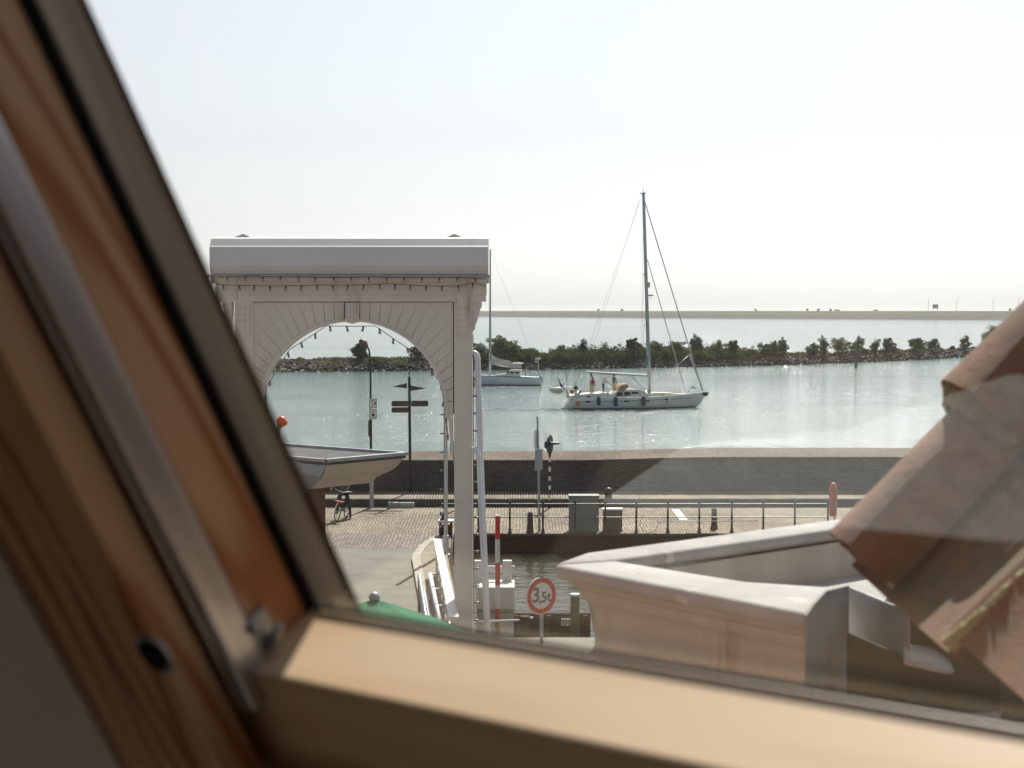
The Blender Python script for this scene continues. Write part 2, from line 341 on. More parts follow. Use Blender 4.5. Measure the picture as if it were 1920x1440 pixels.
def tile_mat():
    m, t, b = nodes('clay_tile'); L = t.links.new
    tc = t.nodes.new('ShaderNodeTexCoord')
    def noise_(sc, de=6, ro=.6):
        n = t.nodes.new('ShaderNodeTexNoise'); n.inputs['Scale'].default_value = sc; n.inputs['Detail'].default_value = de; n.inputs['Roughness'].default_value = ro
        L(tc.outputs['Object'], n.inputs[0]); return n.outputs[0]
    def ramp(src, a, b_, c1, c2):
        r = t.nodes.new('ShaderNodeValToRGB'); r.color_ramp.elements[0].position = a; r.color_ramp.elements[1].position = b_
        r.color_ramp.elements[0].color = (*c1, 1); r.color_ramp.elements[1].color = (*c2, 1); L(src, r.inputs[0]); return r.outputs[0]
    def mix(f, a, b_):
        x = t.nodes.new('ShaderNodeMix'); x.data_type = 'RGBA'; L(f, x.inputs[0]); L(a, x.inputs[6])
        if isinstance(b_, tuple): x.inputs[7].default_value = (*b_, 1)
        else: L(b_, x.inputs[7])
        return x.outputs[2]
    base = ramp(noise_(6,9,.7), .36, .64, (.095,.055,.03), (.31,.12,.055))
    moss = ramp(noise_(3.2, 9, .7), .52, .64, (0,0,0), (1,1,1))
    c = mix(moss, base, (.10,.085,.045))
    vo = t.nodes.new('ShaderNodeTexVoronoi'); vo.inputs['Scale'].default_value = 17
    dn_ = t.nodes.new('ShaderNodeTexNoise'); dn_.inputs['Scale'].default_value = 45; dn_.inputs['Detail'].default_value = 5; L(tc.outputs['Object'], dn_.inputs[0])
    ds_ = t.nodes.new('ShaderNodeVectorMath'); ds_.operation = 'MULTIPLY_ADD'; ds_.inputs[1].default_value = (.035,.035,.035); L(dn_.outputs['Color'], ds_.inputs[0]); L(tc.outputs['Object'], ds_.inputs[2]); L(ds_.outputs[0], vo.inputs[0])
    spot = ramp(vo.outputs['Distance'], .10, .16, (1,1,1), (0,0,0))
    pn = ramp(noise_(7, 4), .54, .6, (0,0,0), (1,1,1))
    mm = t.nodes.new('ShaderNodeMath'); mm.operation = 'MULTIPLY'; L(spot, mm.inputs[0]); L(pn, mm.inputs[1])
    c = mix(mm.outputs[0], c, (.42,.42,.38))
    yel = ramp(noise_(4.2, 10, .8), .64, .69, (0,0,0), (1,1,1))
    c = mix(yel, c, (.30,.19,.05))
    L(c, b.inputs['Base Color']); b.inputs['Roughness'].default_value = .75
    bp = t.nodes.new('ShaderNodeBump'); bp.inputs['Strength'].default_value = .8; bp.inputs['Distance'].default_value = .008
    L(noise_(70, 9, .75), bp.inputs['Height']); L(bp.outputs[0], b.inputs['Normal']); return m
M['tile'] = tile_mat()
M['mortar'] = mat('mossy_mortar', (.24,.19,.10), .95, col2=(.10,.075,.04), scale=14, bump=1, bscale=60)
M['lichen'] = mat('yellow_lichen_edge', (.48,.44,.26), .95, col2=(.34,.28,.13), scale=30, bump=1, bscale=90)

exec_order = []
QZ = 1.9        # quay level
CZ = 1.31       # canal water
WZ = 0.0        # outer water

# ------------------------------------------------------------------ setting: water, quays, walls
mb = MB(); mb.add([(-6000,60,0),(6000,60,0),(6000,12000,0),(-6000,12000,0)], [(0,1,2,3)])
struct(mb, 'water', M['water'])
mb = MB(); mb.add([(-60,30,CZ),(60,30,CZ),(60,60,CZ),(-60,60,CZ)], [(0,1,2,3)])
struct(mb, 'canal_water', M['canal'])
mb = MB(); mb.add([(-6000,-400,-.5),(6000,-400,-.5),(6000,12000,-.5),(-6000,12000,-.5)], [(0,1,2,3)])
struct(mb, 'ground', M['soil'])
# far quay
E0, E1 = 51.8, 59.2
mb = MB()
mb.prism([(-1.9,E0+.30,QZ),(60,E0+.30,QZ),(60,E1+6,QZ),(-60,E1+6,QZ),(-60,48.7,QZ),(-1.9,48.7,QZ)], (0,0,-.25))
struct(mb, 'quay_paving', M['paving'])
mb = MB(); mb.prism([(-1.9,48.71,QZ+.004),(-1.9,51.79,QZ+.004),(-60,51.79,QZ+.004),(-60,48.71,QZ+.004)], (0,0,-.003))
struct(mb, 'road_paving', M['paving2'])
mb = MB(); mb.box((-1.9,E0+.02,-.4),(60,E0+.9,QZ-.255)); mb.box((-1.9,E0+.02,QZ-.25),(60,E0+.295,QZ-.075)); mb.box((-60,46.8,-.4),(-1.9,47.3,QZ-.255))
mb.box((-2.3,46.8,-.4),(-1.9,E0+.6,QZ-.26))
struct(mb, 'quay_wall', M['quaywall'])
# quay edge stones, each about a metre long
est = thing('quay_edge', 'row of worn stone edge blocks along the brick quay above the canal', 'quay edge', (0,E0,QZ))
x = -1.3; proto = None
k = 0
while x < 21:
    L_ = .98
    if proto is None:
        b_ = MB().bevbox((x,E0-.03,QZ-.07),(x+L_,E0+.30,QZ+.02), .015); proto = build(b_, 'edge_stone', M['bollard'], est); px0 = x
    else: link_copy(proto, est, (x-px0, random.uniform(-.01,.01), random.uniform(-.008,.008)))
    x += 1.0
# bridge deck and near quay
mb = MB(); mb.prism([(-2.35,48.69,QZ+.002),(-1.95,46.7,QZ),(-1.1,35.4,QZ),(-60,35.4,QZ),(-60,48.69,QZ+.002)], (0,0,-.3))
struct(mb, 'bridge_deck', M['asphalt'])
mb = MB(); mb.box((-60,-6,-.4),(60,35.35,QZ))
struct(mb, 'near_quay', M['asphalt'])
# pavement island with curved kerb between road and canal
def curve_pts(pl, n=24):
    out = []
    for i in range(len(pl)-1):
        p0 = pl[max(i-1,0)]; p1 = pl[i]; p2 = pl[i+1]; p3 = pl[min(i+2,len(pl)-1)]
        for k in range(n):
            t = k/n
            out.append(.5*((2*p1)+(-p0+p2)*t+(2*p0-5*p1+4*p2-p3)*t*t+(-p0+3*p1-3*p2+p3)*t**3))
    out.append(pl[-1]); return out
kc = curve_pts([onz(x, y, QZ+.1) for x, y in ((822,1004),(797,1020),(781,1042),(783,1060),(786,1078),(796,1130),(803,1180))], 6)
mb = MB()
top_in = [p for p in kc]
poly = [V((p.x,p.y,QZ+.085)) for p in kc] + [V((-1.12,35.6,QZ+.085)), V((-1.9,46.7,QZ+.085)), V((-1.95,51.6,QZ+.085))]
mb.prism(poly, (0,0,-.08))
struct(mb, 'pavement', mat('pavement_slabs', (.28,.24,.17), .85, col2=(.20,.17,.12), scale=2, bump=.3))
krb = thing('kerb', 'curved pale stone kerb rounding the corner before the bridge', 'kerb', (kc[8].x,kc[8].y,QZ))
for i in range(0, len(kc)-2, 2):
    a, b_ = kc[i], kc[i+2]; d = (b_-a); d.z = 0; L_ = d.length; d.normalize(); nrm = V((-d.y, d.x, 0))
    build(MB().obox((a+b_)/2+V((0,0,-.05)), d*(L_/2-.012), nrm*.12, V((0,0,.06))), 'kerb_stone', M['stone'], krb)

# flood wall: plinth (step) + ledge + wall + sloping coping
YF, YB = 58.9, 61.5
LZ = 9.2-7.01
struct(MB().box((-60,YF,QZ-.3),(60,YF+.35,LZ)), 'wall_plinth', M['wall'])
struct(MB().box((-60,YF+.353,QZ-.3),(60,YB+.3,LZ-.002)), 'wall_ledge', M['ledge'])
mb = MB(); mb2 = MB()
xs = [-60,-20,-8,0,3,6,8,10,14,20,60]
def ct(x): return 9.2-5.86+(0 if x < 3 else min(.12, (x-3)*.03))
ra, rb, rc = [], [], []
pr = []
for x in xs:
    t = ct(x); pr.append([(x,YB,LZ-.4),(x,YB,t),(x,YB+1.6,t+.02),(x,YB+1.6,-.6)])
mb.loft(pr)
struct(mb, 'flood_wall', M['wall'])
pr = []
for x in xs:
    t = ct(x); pr.append([(x,YB-.05,t+.003),(x,YB-.05,t+.06),(x,YB+1.15,t+.29),(x,YB+1.65,t+.26),(x,YB+1.65,t+.023)])
mb2.loft(pr); struct(mb2, 'wall_coping', M['coping'])

# ------------------------------------------------------------------ breakwater
BWp = [(100,699),(300,698),(600,697),(900,694),(1000,693),(1200,690),(1500,684),(1650,678),(1800,671),(1950,664),(2150,655)]
def bw_base(px):
    for (x0,y0),(x1,y1) in zip(BWp, BWp[1:]):
        if x0 <= px <= x1:
            y = y0+(y1-y0)*(px-x0)/(x1-x0); break
    else: y = BWp[-1][1]
    return onz(px, y, 0)
line = [bw_base(x) for x in range(110, 2120, 30)]
def prof_h(s):            # cross-section height at s metres behind the water edge
    return 1.55*max(0, 1-abs(s-4.2)/4.2)**.6 if 0 <= s <= 8.4 else 0
mb = MB(); rings = []
for p in line:
    rings.append([V((p.x, p.y+s, prof_h(s)-.15)) for s in (-.3,.8,2,3.2,4.2,5.2,6.4,8.4)])
mb.loft(rings, close=False)
struct(mb, 'breakwater', M['soil'])
def rocks(n, m, name, srange, size, pale=False):
    mb = MB()
    for i in range(n):
        px = random.uniform(300, 2080); p = bw_base(px); s = random.uniform(*srange)
        r = random.uniform(*size); c = V((p.x, p.y+s, prof_h(s)+random.uniform(-.1,.12)))
        vs = []
        for ex in ((1,0,0),(-1,0,0),(0,1,0),(0,-1,0),(0,0,1),(0,0,-1),(.6,.6,.5),(-.6,.6,.5),(.6,-.6,.5),(-.6,-.6,.5)):
            e = V(ex)*r*random.uniform(.65,1.15); e.z *= .7; vs.append(c+e)
        mb.add(vs, [(4,6,7),(4,8,6),(4,9,8),(4,7,9),(0,6,8),(1,9,7),(2,7,6),(3,8,9),(0,8,3),(0,2,6),(1,3,9),(1,7,2),(5,0,3),(5,2,0),(5,1,2),(5,3,1)])
    me = bpy.data.meshes.new(name); me.from_pydata([tuple(v) for v in mb.v], [], mb.f); me.materials.append(m)
    o = bpy.data.objects.new(name, me); C.objects.link(o); o['kind'] = 'stuff'; return o
o = rocks(5200, M['rock'], 'breakwater_rocks', (-.2,4.5), (.22,.55)); o['label'] = 'dark rip rap rocks heaped along the breakwater'
o = rocks(330, M['rockpale'], 'pale_waterline_rocks', (-.35,.5), (.12,.34)); o['label'] = 'pale whitened rocks at the breakwater waterline'
# grass tufts on the crest
def blades(n, rangepx, name, m, h=(.25,.7), srange=(3.0,5.5)):
    mb = MB()
    for i in range(n):
        px = random.uniform(*rangepx); 
        if noise.noise(V((px*.02, 3.1, 0))) < -.12: continue
        p = bw_base(px); s = random.uniform(*srange); hh = random.uniform(*h)
        b_ = V((p.x, p.y+s, prof_h(s)-.05)); a = random.uniform(0, pi); d = V((cos(a), sin(a), 0))*random.uniform(.08,.2); t = V((random.uniform(-.2,.2), random.uniform(-.2,.2), hh))
        mb.add([b_-d, b_+d, b_+t+d*.3, b_+t-d*.3], [(0,1,2,3)])
    me = bpy.data.meshes.new(name); me.from_pydata([tuple(v) for v in mb.v], [], mb.f); me.materials.append(m)
    o = bpy.data.objects.new(name, me); C.objects.link(o); o['kind'] = 'stuff'; return o
o = blades(9000, (300,2080), 'breakwater_grass', M['grass']); o['label'] = 'tufts of dry grass on top of the rocky breakwater'

# foliage
def leaves(mb, c, rx, ry, rz, n, size, seed, shell=.5, lump=.45):
    rnd = random.Random(seed)
    cl = [(V((rnd.gauss(0,1), rnd.gauss(0,1), rnd.gauss(0,1))).normalized()*rnd.uniform(.25,.95), rnd.uniform(.22,.45)) for _ in range(16)]
    for i in range(n):
        cc, cr = rnd.choice(cl)
        d = V((rnd.gauss(0,1), rnd.gauss(0,1), rnd.gauss(0,1))).normalized()*cr*rnd.uniform(.4,1.0)
        q = cc+d
        if rnd.random() < .25: q = V((rnd.uniform(-.7,.7), rnd.uniform(-.7,.7), rnd.uniform(-.9,.5)))
        p = c+V((q.x*rx, q.y*ry, q.z*rz))
        if p.z < c.z-rz*1.05: p.z = c.z-rz*rnd.uniform(.5,1)
        a = V((rnd.gauss(0,1), rnd.gauss(0,1), rnd.gauss(0,.8))).normalized(); b_ = a.orthogonal().normalized()
        s_ = size*rnd.uniform(.6,1.3)
        mb.v += [p-a*s_, p-b_*s_*.55, p+a*s_, p+b_*s_*.55]; k = len(mb.v)-4; mb.f.append((k,k+1,k+2,k+3))
def raw(mb, name, m, parent):
    inv = ident(parent).inverted(); me = bpy.data.meshes.new(name)
    me.from_pydata([tuple(inv @ p) for p in mb.v], [], mb.f); me.materials.append(m)
    o = bpy.data.objects.new(name, me); C.objects.link(o); o.parent = parent; WM[o.name] = ident(parent); return o
def tree(px, ty, wpx, mkey, label, name='breakwater_tree', cat='tree', s=3.6, lift=0.0, seed=None, slim=1.0, n=900, blobs=None):
    p = bw_base(px) if px < 2150 else bw_base(2140)
    base = V((p.x, p.y+s, prof_h(s)-.1)); D = base.y
    base.x = (px-960)/FPX*D*1.0
    top = at(px, ty, D).z; W = wpx/FPX*D
    H = top-base.z
    t = thing(name, label, cat, base, 'trees and bushes on the breakwater')
    seed = seed or int(px*7+ty)
    rnd = random.Random(seed)
    tr = MB(); lean = V((rnd.uniform(-.1,.1)*W, 0, 0))
    tr.tube([base, base+V((0,0,H*.4))+lean, base+V((0,0,H*.85))+lean*1.5], [.09*sqrt(H/4)+.03,.06,.02], 6)
    for k in range(5):
        a = rnd.uniform(0, 2*pi); h0 = H*rnd.uniform(.15,.6)
        tr.tube([base+V((0,0,h0))+lean*.5, base+V((cos(a)*W*.3, sin(a)*W*.3, h0+H*.22))], [.04,.012], 5)
    build(tr, 'trunk', M['bark'], t)
    lf = MB()
    W *= 1.12; k_ = int(1.7*n*max(.4, min(2.2, W*H/9)))
    for j in range(blobs or 3):
        f = (j+.5)/(blobs or 3)
        cz = base.z+H*(.22+.56*f) - .05*H; rr = W*.5*(1-.30*abs(f-.4)*2)
        leaves(lf, V((base.x+rnd.uniform(-.16,.16)*W+lean.x, base.y, cz)), rr*slim, rr*.9, H*.25, int(1.4*k_)//(blobs or 3), .125, seed+j)
    raw(lf, 'crown', M[mkey], t)
    return t
tree(678,636,36,'leafd','dark round tree beside the lamp post head seen through the arch', n=1500)
tree(712,664,50,'leafl','pale green rounded bush right behind the lamp post shaft', 'bush', 'bush', s=1.6, n=1300, blobs=2)
tree(752,674,46,'leafl','low pale green bush in front of rocks seen through the arch, above the signpost', 'bush', 'bush', s=1.2, n=1100, blobs=2)
tree(788,644,46,'leafm','dark leafy tree cut off by the right curve of the white arch')
tree(905,640,40,'leafl','pale bush just right of the white portal column', 'bush', 'bush')
tree(935,624,56,'leafl','tall airy pale tree behind the mast of the small sailboat', n=1300)
tree(962,634,34,'leafm','mid green tree right of the small sailboat mast')
tree(988,648,44,'leafm','wide bushy tree above the furled sail end of the small sailboat')
tree(1010,658,34,'leafm','low round bush behind the stern of the small sailboat','bush','bush')
tree(1052,640,24,'leafl','small pale feathery tree left of the tall dark one', n=700)
tree(1092,630,20,'leafd','narrow dark tree above the stern of the large sailboat')
tree(1112,652,16,'leafm','small pointed shrub top in the green thicket above the flag','bush','bush')
tree(1186,626,34,'leafd','broad dark tree left of the large sailboat mast', n=1300)
tree(1236,636,46,'leafl','pale willow like tree just right of the tall mast', n=1100)
tree(1268,632,44,'leafm','full green tree between mast and forestay')
tree(1310,622,27,'leafd','tall dark tree behind the outer forestay', n=1200)
tree(1345,632,34,'leafm','left one of two dense trees right of the bow stay')
tree(1368,628,26,'leafd','tall dense dark tree at the end of the thicket', n=1200)
tree(1436,640,40,'leafm','bushy spreading tree standing first after the thicket')
tree(1452,632,22,'leafm','slim tree in the middle of the three beyond the thicket')
tree(1468,628,22,'leafd','dark upright tree with side twig, last of the three beyond the thicket')
tree(1526,640,30,'leafd','dark round low tree in the pair left of the channel post')
tree(1545,625,18,'leafd','thin tall twisted tree in the pair left of the channel post', blobs=4)
tree(1580,627,34,'leafm','loose pale crowned tree just left of the channel post')
tree(1606,626,28,'leafm','tree standing right behind the blue channel post')
tree(1620,650,18,'leafl','small pale bush right of the channel post','bush','bush')
tree(1641,632,18,'leafd','slender dark tree left in the pair right of the channel post', blobs=4)
tree(1661,628,28,'leafd','rounded dark tree right in the pair right of the channel post')
tree(1675,647,16,'leafm','small bush leaning on the tree pair','bush','bush')
tree(1716,629,38,'leafm','broad dome shaped tree standing alone on bare rocks', n=1300, blobs=2)
tree(1750,631,26,'leafd','ragged cone shaped tree right of the dome shaped one')
tree(1787,646,12,'leafd','tiny round shrub between two lone trees','bush','bush', n=600, blobs=2)
tree(1810,626,24,'leafm','upright oval tree last before the clay tile roof')
tree(1868,600,44,'leafm','large loose tree peeping over the clay tile roof', n=1200)
def thicket():
    mb = MB(); rnd = random.Random(5)
    for i in range(190):
        px = rnd.uniform(892, 1425)
        if px < 1040: h = rnd.uniform(.9,2.0)
        elif px < 1385: h = rnd.uniform(1.3,2.4)
        else: h = rnd.uniform(.7,1.5)
        p = bw_base(px); s = rnd.uniform(1.2,4.4)
        leaves(mb, V((p.x, p.y+s, prof_h(s)+h*.45)), rnd.uniform(1.1,2.0), 1.1, h*.6, 260, .17, i+900)
    for i in range(34):
        px = rnd.choice([rnd.uniform(1425,1700), rnd.uniform(520,660)]); p = bw_base(px); s = rnd.uniform(2.4,4.2); h = rnd.uniform(.4,.9)
        leaves(mb, V((p.x, p.y+s, prof_h(s)+h*.4)), rnd.uniform(.6,1.4), .9, h*.55, 80, .12, i+1900)
    me = bpy.data.meshes.new('thicket'); me.from_pydata([tuple(v) for v in mb.v], [], mb.f); me.materials.append(M['leafm'])
    o = bpy.data.objects.new('thicket', me); C.objects.link(o); o['kind'] = 'stuff'; o['label'] = 'dense green thicket of shrubs covering the breakwater behind the boats'
thicket()
# channel post
p = onz(1605, 690, 0)
t = thing('channel_post', 'blue green channel post standing in the water before the breakwater', 'post', p)
build(MB().tube([p-V((0,0,.3)), V((p.x,p.y,at(1605,655,p.y).z))], .26, 10), 'pile', mat('post_bluegreen', (.05,.09,.11), .6), t, smooth=True)
build(MB().tube([V((p.x,p.y,at(1605,655,p.y).z)), V((p.x,p.y,at(1605,641,p.y).z))], .13, 8), 'topmark', mat('topmark_green', (.05,.12,.12), .6), t, smooth=True)

# ------------------------------------------------------------------ dike on the horizon
DKp = [(-300,592.5),(300,593),(920,594.2),(1100,595.5),(1500,598.2),(1900,600.4),(2300,601.5)]
rings = []; rg2 = []
for x, y in DKp:
    p = onz(x, y, 0); D = p.y; tz = 9.2-3.2*(D+70)/FPX
    k = tz/7.6
    rings.append([V((p.x, D-2, -.5)), V((p.x, D+26, 4.4*k)), V((p.x, D+32, 4.8*k))])
    rg2.append([V((p.x, D+32, 4.81*k)), V((p.x, D+62, tz-.2)), V((p.x, D+70, tz)), V((p.x, D+90, tz)), V((p.x, D+140, -.5))])
struct(MB().loft(rings, close=False), 'dike_revetment', M['dikestone'])
struct(MB().loft(rg2, close=False), 'dike', M['dikegrass'])
def dk(px):
    for (x0,y0),(x1,y1) in zip(DKp, DKp[1:]):
        if x0 <= px <= x1: y = y0+(y1-y0)*(px-x0)/(x1-x0)
    D = onz(px, y, 0).y+75
    return V(((px-960)/FPX*D, D, 9.2-3.2*(D-5)/FPX))
for px, nm in ((1740,'first lamp post along the dike road, left of the small square shape'),(1793,'second lamp post along the dike road'),(1861,'third lamp post along the dike road'),(1908,'lamp post on the dike road nearest the clay tiles')):
    p = dk(px); ht = 24/FPX*p.y
    t = thing('dike_lamp', 'thin '+nm, 'street lamp', p, 'lamp posts on the dike')
    build(MB().tube([p, p+V((0,0,ht)), p+V((.6,0,ht+.5)), p+V((2.8,0,ht+.4))], [.22,.16,.12,.1], 5), 'pole', M['galv'], t)
for px, wd, hg, lb in ((1166,3.2,2.6,'pale van on the dike top behind the sailboat mast'),(1569,5.5,1.6,'low dark car on the dike top above the leaning pair of trees'),(1641,4.5,1.4,'small car on the dike top above the slender dark tree')):
    p = dk(px)
    t = thing('dike_car', lb, 'car', p, 'vehicles on the dike')
    sd = [(-wd/2,.3),(-wd/2,hg*.6),(-wd*.32,hg*.65),(-wd*.2,hg),(wd*.25,hg),(wd*.38,hg*.6),(wd/2,hg*.55),(wd/2,.3)]
    build(MB().prism([p+V((a,0,b_)) for a, b_ in sd], (0,1.8,0)), 'body', M['dark'], t)
    for sx in (-.3,.3): build(MB().lathe(p+V((sx*wd,-.02,.35)), [(.35,0),(.35,.2)], 10, 'Y'), 'wheel', M['black'], t)
p = dk(1753); t = thing('dike_sign', 'small square road sign on the dike between two lamp posts', 'sign', p)
build(MB().box((p.x-2.6,p.y,p.z+2.4),(p.x+2.6,p.y+.2,p.z+6.2)), 'panel', M['grey'], t)
for q in (-2, 1.7): build(MB().box((p.x+q,p.y+.05,p.z),(p.x+q+.3,p.y+.15,p.z+2.4)), 'leg', M['galv'], t)
for px in (1122,1416,1513,1534,1557,1893):
    p = dk(px); t = thing('distant_bush', 'tiny dark bush on the crest line of the far dike', 'bush', p, 'tiny bushes on the dike')
    lf = MB(); leaves(lf, p+V((0,0,1.2)), 1.3, 1.3, 1.5, 60, .8, int(px)); raw(lf, 'crown', M['leafd'], t)
    build(MB().tube([p, p+V((0,0,1.5))], .15, 5), 'trunk', M['bark'], t)

# ------------------------------------------------------------------ drawbridge portal
PD = 34.0
def pf(x, y, D=PD): return at(x, y, D)
portal = thing('bridge_portal', 'white drawbridge portal with rounded top beam and boarded arch over the road', 'bridge portal', (pf(660,700).x, PD+.3, QZ))
def slab(poly_px, D, depth, name, m, smooth=False, parent=portal):
    f = [pf(x, y, D) for x, y in poly_px]
    f = [V((p.x, D, p.z)) for p in f]
    return build(MB().prism(f, (0,depth,0)), name, m, parent, smooth=smooth)
ACX, ACY, AR = 660, 777, 174
# boards radiating round the arch, mirrored left and right
outer = [(674.5,566),(694,566),(714.5,566),(736.5,566),(760,566),(783.5,566),(808.5,566),(836.5,566),(850,594),(850,631),(850,656),(850,681),(850,705),(850,728),(850,753),(850,785),(850,850)]
phis = [4.6, 10.5,16.2,21.8,27.2,32.4,37.6,42.6,48,54,59.5,65,70.5,76,82,88.5, 96]
def arcp(ph, r): return (ACX+r*sin(radians(ph)), ACY-r*cos(radians(ph)))
def inner(ph):
    x, y = arcp(ph, AR+5)
    if ph > 90: return (846, 850)
    return (min(x, 846), y)
for sgn in (1, -1):
    for i in range(len(outer)-1):
        a, b_ = outer[i], outer[i+1]; p1, p0 = phis[i+1], phis[i]
        poly = [a]
        if a[1] == 566 and b_[0] == 850 and b_[1] != 566: poly.append((850,566))
        poly.append(b_)
        for k in range(5): poly.append(inner(p1+(p0-p1)*k/4))
        cx = sum(q[0] for q in poly)/len(poly); cy = sum(q[1] for q in poly)/len(poly)
        # narrow open joint between neighbours
        def shrink(q, c=(cx, cy)):
            d = sqrt((q[0]-c[0])**2+(q[1]-c[1])**2) or 1
            return (q[0]-(q[0]-c[0])/d*.8, q[1]-(q[1]-c[1])/d*.8)
        poly = [shrink(q) for q in poly]
        if sgn < 0: poly = [(2*ACX-q[0], q[1]) for q in poly]
        slab(poly, PD+.05+random.uniform(0,.004), .03, 'arch_board', M['white'])
# backing behind the boards (gives the joints their dark bottom) with the arch opening
def arch_outline(r, x1=850, n=40):
    pts = [(2*ACX-x1, 855)]
    pts += [(max(ACX-r*cos(radians(q)), 2*ACX-846) if q < 1 else ACX-r*cos(radians(q)), ACY-r*sin(radians(q))) for q in [180*k/n for k in range(n+1)]]
    return pts
back = []
n = 40
ring_in = [arcp(-90+180*k/n, AR+4) for k in range(n+1)]
ring_out = []
for k in range(n+1):
    ph = -90+180*k/n
    dx, dy = sin(radians(ph)), -cos(radians(ph))
    tx = (853-ACX)/abs(dx) if abs(dx) > 1e-6 else 1e9
    ty = (ACY-556)/abs(dy) if abs(dy) > 1e-6 else 1e9
    tt = min(tx, ty); ring_out.append((ACX+dx*tt, ACY+dy*tt))
mb = MB()
fr = []
for D in (PD+.085, PD+.42):
    fr.append([V((pf(x,y,PD).x, D, pf(x,y,PD).z)) for x, y in ring_in]); fr.append([V((pf(x,y,PD).x, D, pf(x,y,PD).z)) for x, y in ring_out])
for k in range(n):
    a0, a1 = fr[0][k], fr[0][k+1]; b0, b1 = fr[1][k], fr[1][k+1]; c0, c1 = fr[2][k], fr[2][k+1]; d0, d1 = fr[3][k], fr[3][k+1]
    mb.add([a0,a1,b1,b0], [(0,1,2,3)]); mb.add([c0,c1,d1,d0], [(0,1,2,3)]); mb.add([a0,a1,c1,c0], [(0,1,2,3)])
build(mb, 'spandrel_core', mat('spandrel_core', (.2,.18,.16), .7), portal)
# arch trim: profiled band, a little proud
mb = MB(); rings = []
for k in range(61):
    ph = -92+184*k/60
    row = []
    for r, D in ((AR,PD-.012),(AR+3.6,PD-.012),(AR+4.6,PD+.0),(AR+7,PD+.02),(AR+7,PD+.07),(AR,PD+.43)):
        x, y = arcp(ph, r); p = pf(x, y, PD); row.append(V((p.x, D, p.z)))
    rings.append(row)
mb.loft(rings); build(mb, 'arch_trim', M['white'], portal, smooth=True)
# columns with edge strips
for sgn in (1, -1):
    X = (lambda x: x) if sgn > 0 else (lambda x: 2*ACX-x)
    x0, x1 = sorted((pf(X(850.2),0).x, pf(X(885),0).x))
    col = build(MB().bevbox((x0,PD+.0,QZ),(x1,PD+.42,pf(0,561).z), .008), 'column', M['white'], portal)
    # riveted plate
    a0, a1 = sorted((pf(X(856),0).x, pf(X(877),0).x))
    pl = build(MB().bevbox((a0,PD-.028,pf(0,632).z),(a1,PD-.002,pf(0,518).z), .006), 'plate', M['white'], portal)
    bolt = None
    for yy in (539,)+(578,589.5,601,613,625):
        for xx in (861,872):
            p = pf(X(xx), yy); big = yy in (539,578,601,625)
            r = .034 if big else .024
            m_ = MB().lathe((p.x,PD-.027,p.z), [(r,0),(r,.014),(r*.6,.034),(.003,.036)], 8, 'Y')
            if bolt is None: bolt = True
            build(m_, 'bolt', M['white'], portal, smooth=True)
    # side bracket (console)
    br = [(885.3,566),(903,566),(903,575),(901,578),(893,606),(891,608),(891,616),(885.3,623)]
    slab([(X(a), b_) for a, b_ in br], PD+.06, .3, 'bracket', M['white'])
    # small moulded block at the foot of the arch
    cb = [(843,832),(850,828),(850,870),(847.5,856),(844,848),(842,842)]
    slab([(X(a), b_) for a, b_ in cb], PD-.02, .36, 'corbel', M['white'])
# frieze board, fascia
def hboard(x0, x1, y0, y1, D, dep, name, bev=.006):
    a, b_ = pf(x0, y1), pf(x1, y0)
    return build(MB().bevbox((a.x,D,a.z),(b_.x,D+dep,b_.z), bev), name, M['white'], portal)
hboard(464,855.5,531,553,PD-.012,.44,'frieze_board'); hboard(464,855.5,553.4,565.6,PD-.02,.46,'frieze_board')
hboard(404,442.5,531,553,PD-.012,.44,'frieze_board'); hboard(404,442.5,553.4,565.6,PD-.004,.43,'frieze_board')
hboard(877.5,912,531,553,PD-.012,.44,'frieze_board'); hboard(877.5,911,553.4,565.6,PD-.004,.43,'frieze_board')
for xa, xb in ((397,442.5),(464,855.5),(877.5,917)):
    a = pf(xa, 530.8); b_ = pf(xb, 518.5)
    mb = MB(); prof = [(-.10,0),(-.10,-.045),(-.07,-.055),(-.055,-.10),(-.02,-.125),(-.014,-.14),(.42,-.14),(.42,0)]
    mb.loft([[V((xx, PD+q, b_.z+h)) for q, h in prof] for xx in (a.x, b_.x)])
    build(mb, 'cornice_moulding', M['white'], portal)
# keystone, faceted
k0 = [(648,567.5),(674,567.5),(672.5,603.5),(660,607),(647.5,603.5)]
f = [V((pf(x,y).x, PD-.05, pf(x,y).z)) for x, y in k0]
mb = MB().prism(f, (0,.5,0)); c = pf(660,588); c = V((c.x, PD-.20, c.z))
mb.add([V((pf(649,568.5).x,PD-.051,pf(0,568.5).z)), V((pf(671,568.5).x,PD-.051,pf(0,568.5).z)), V((pf(671,601).x,PD-.051,pf(0,601).z)), V((pf(649,601).x,PD-.051,pf(0,601).z)), c], [(0,1,4),(1,2,4),(2,3,4),(3,0,4)])
build(mb, 'keystone', M['white'], portal)
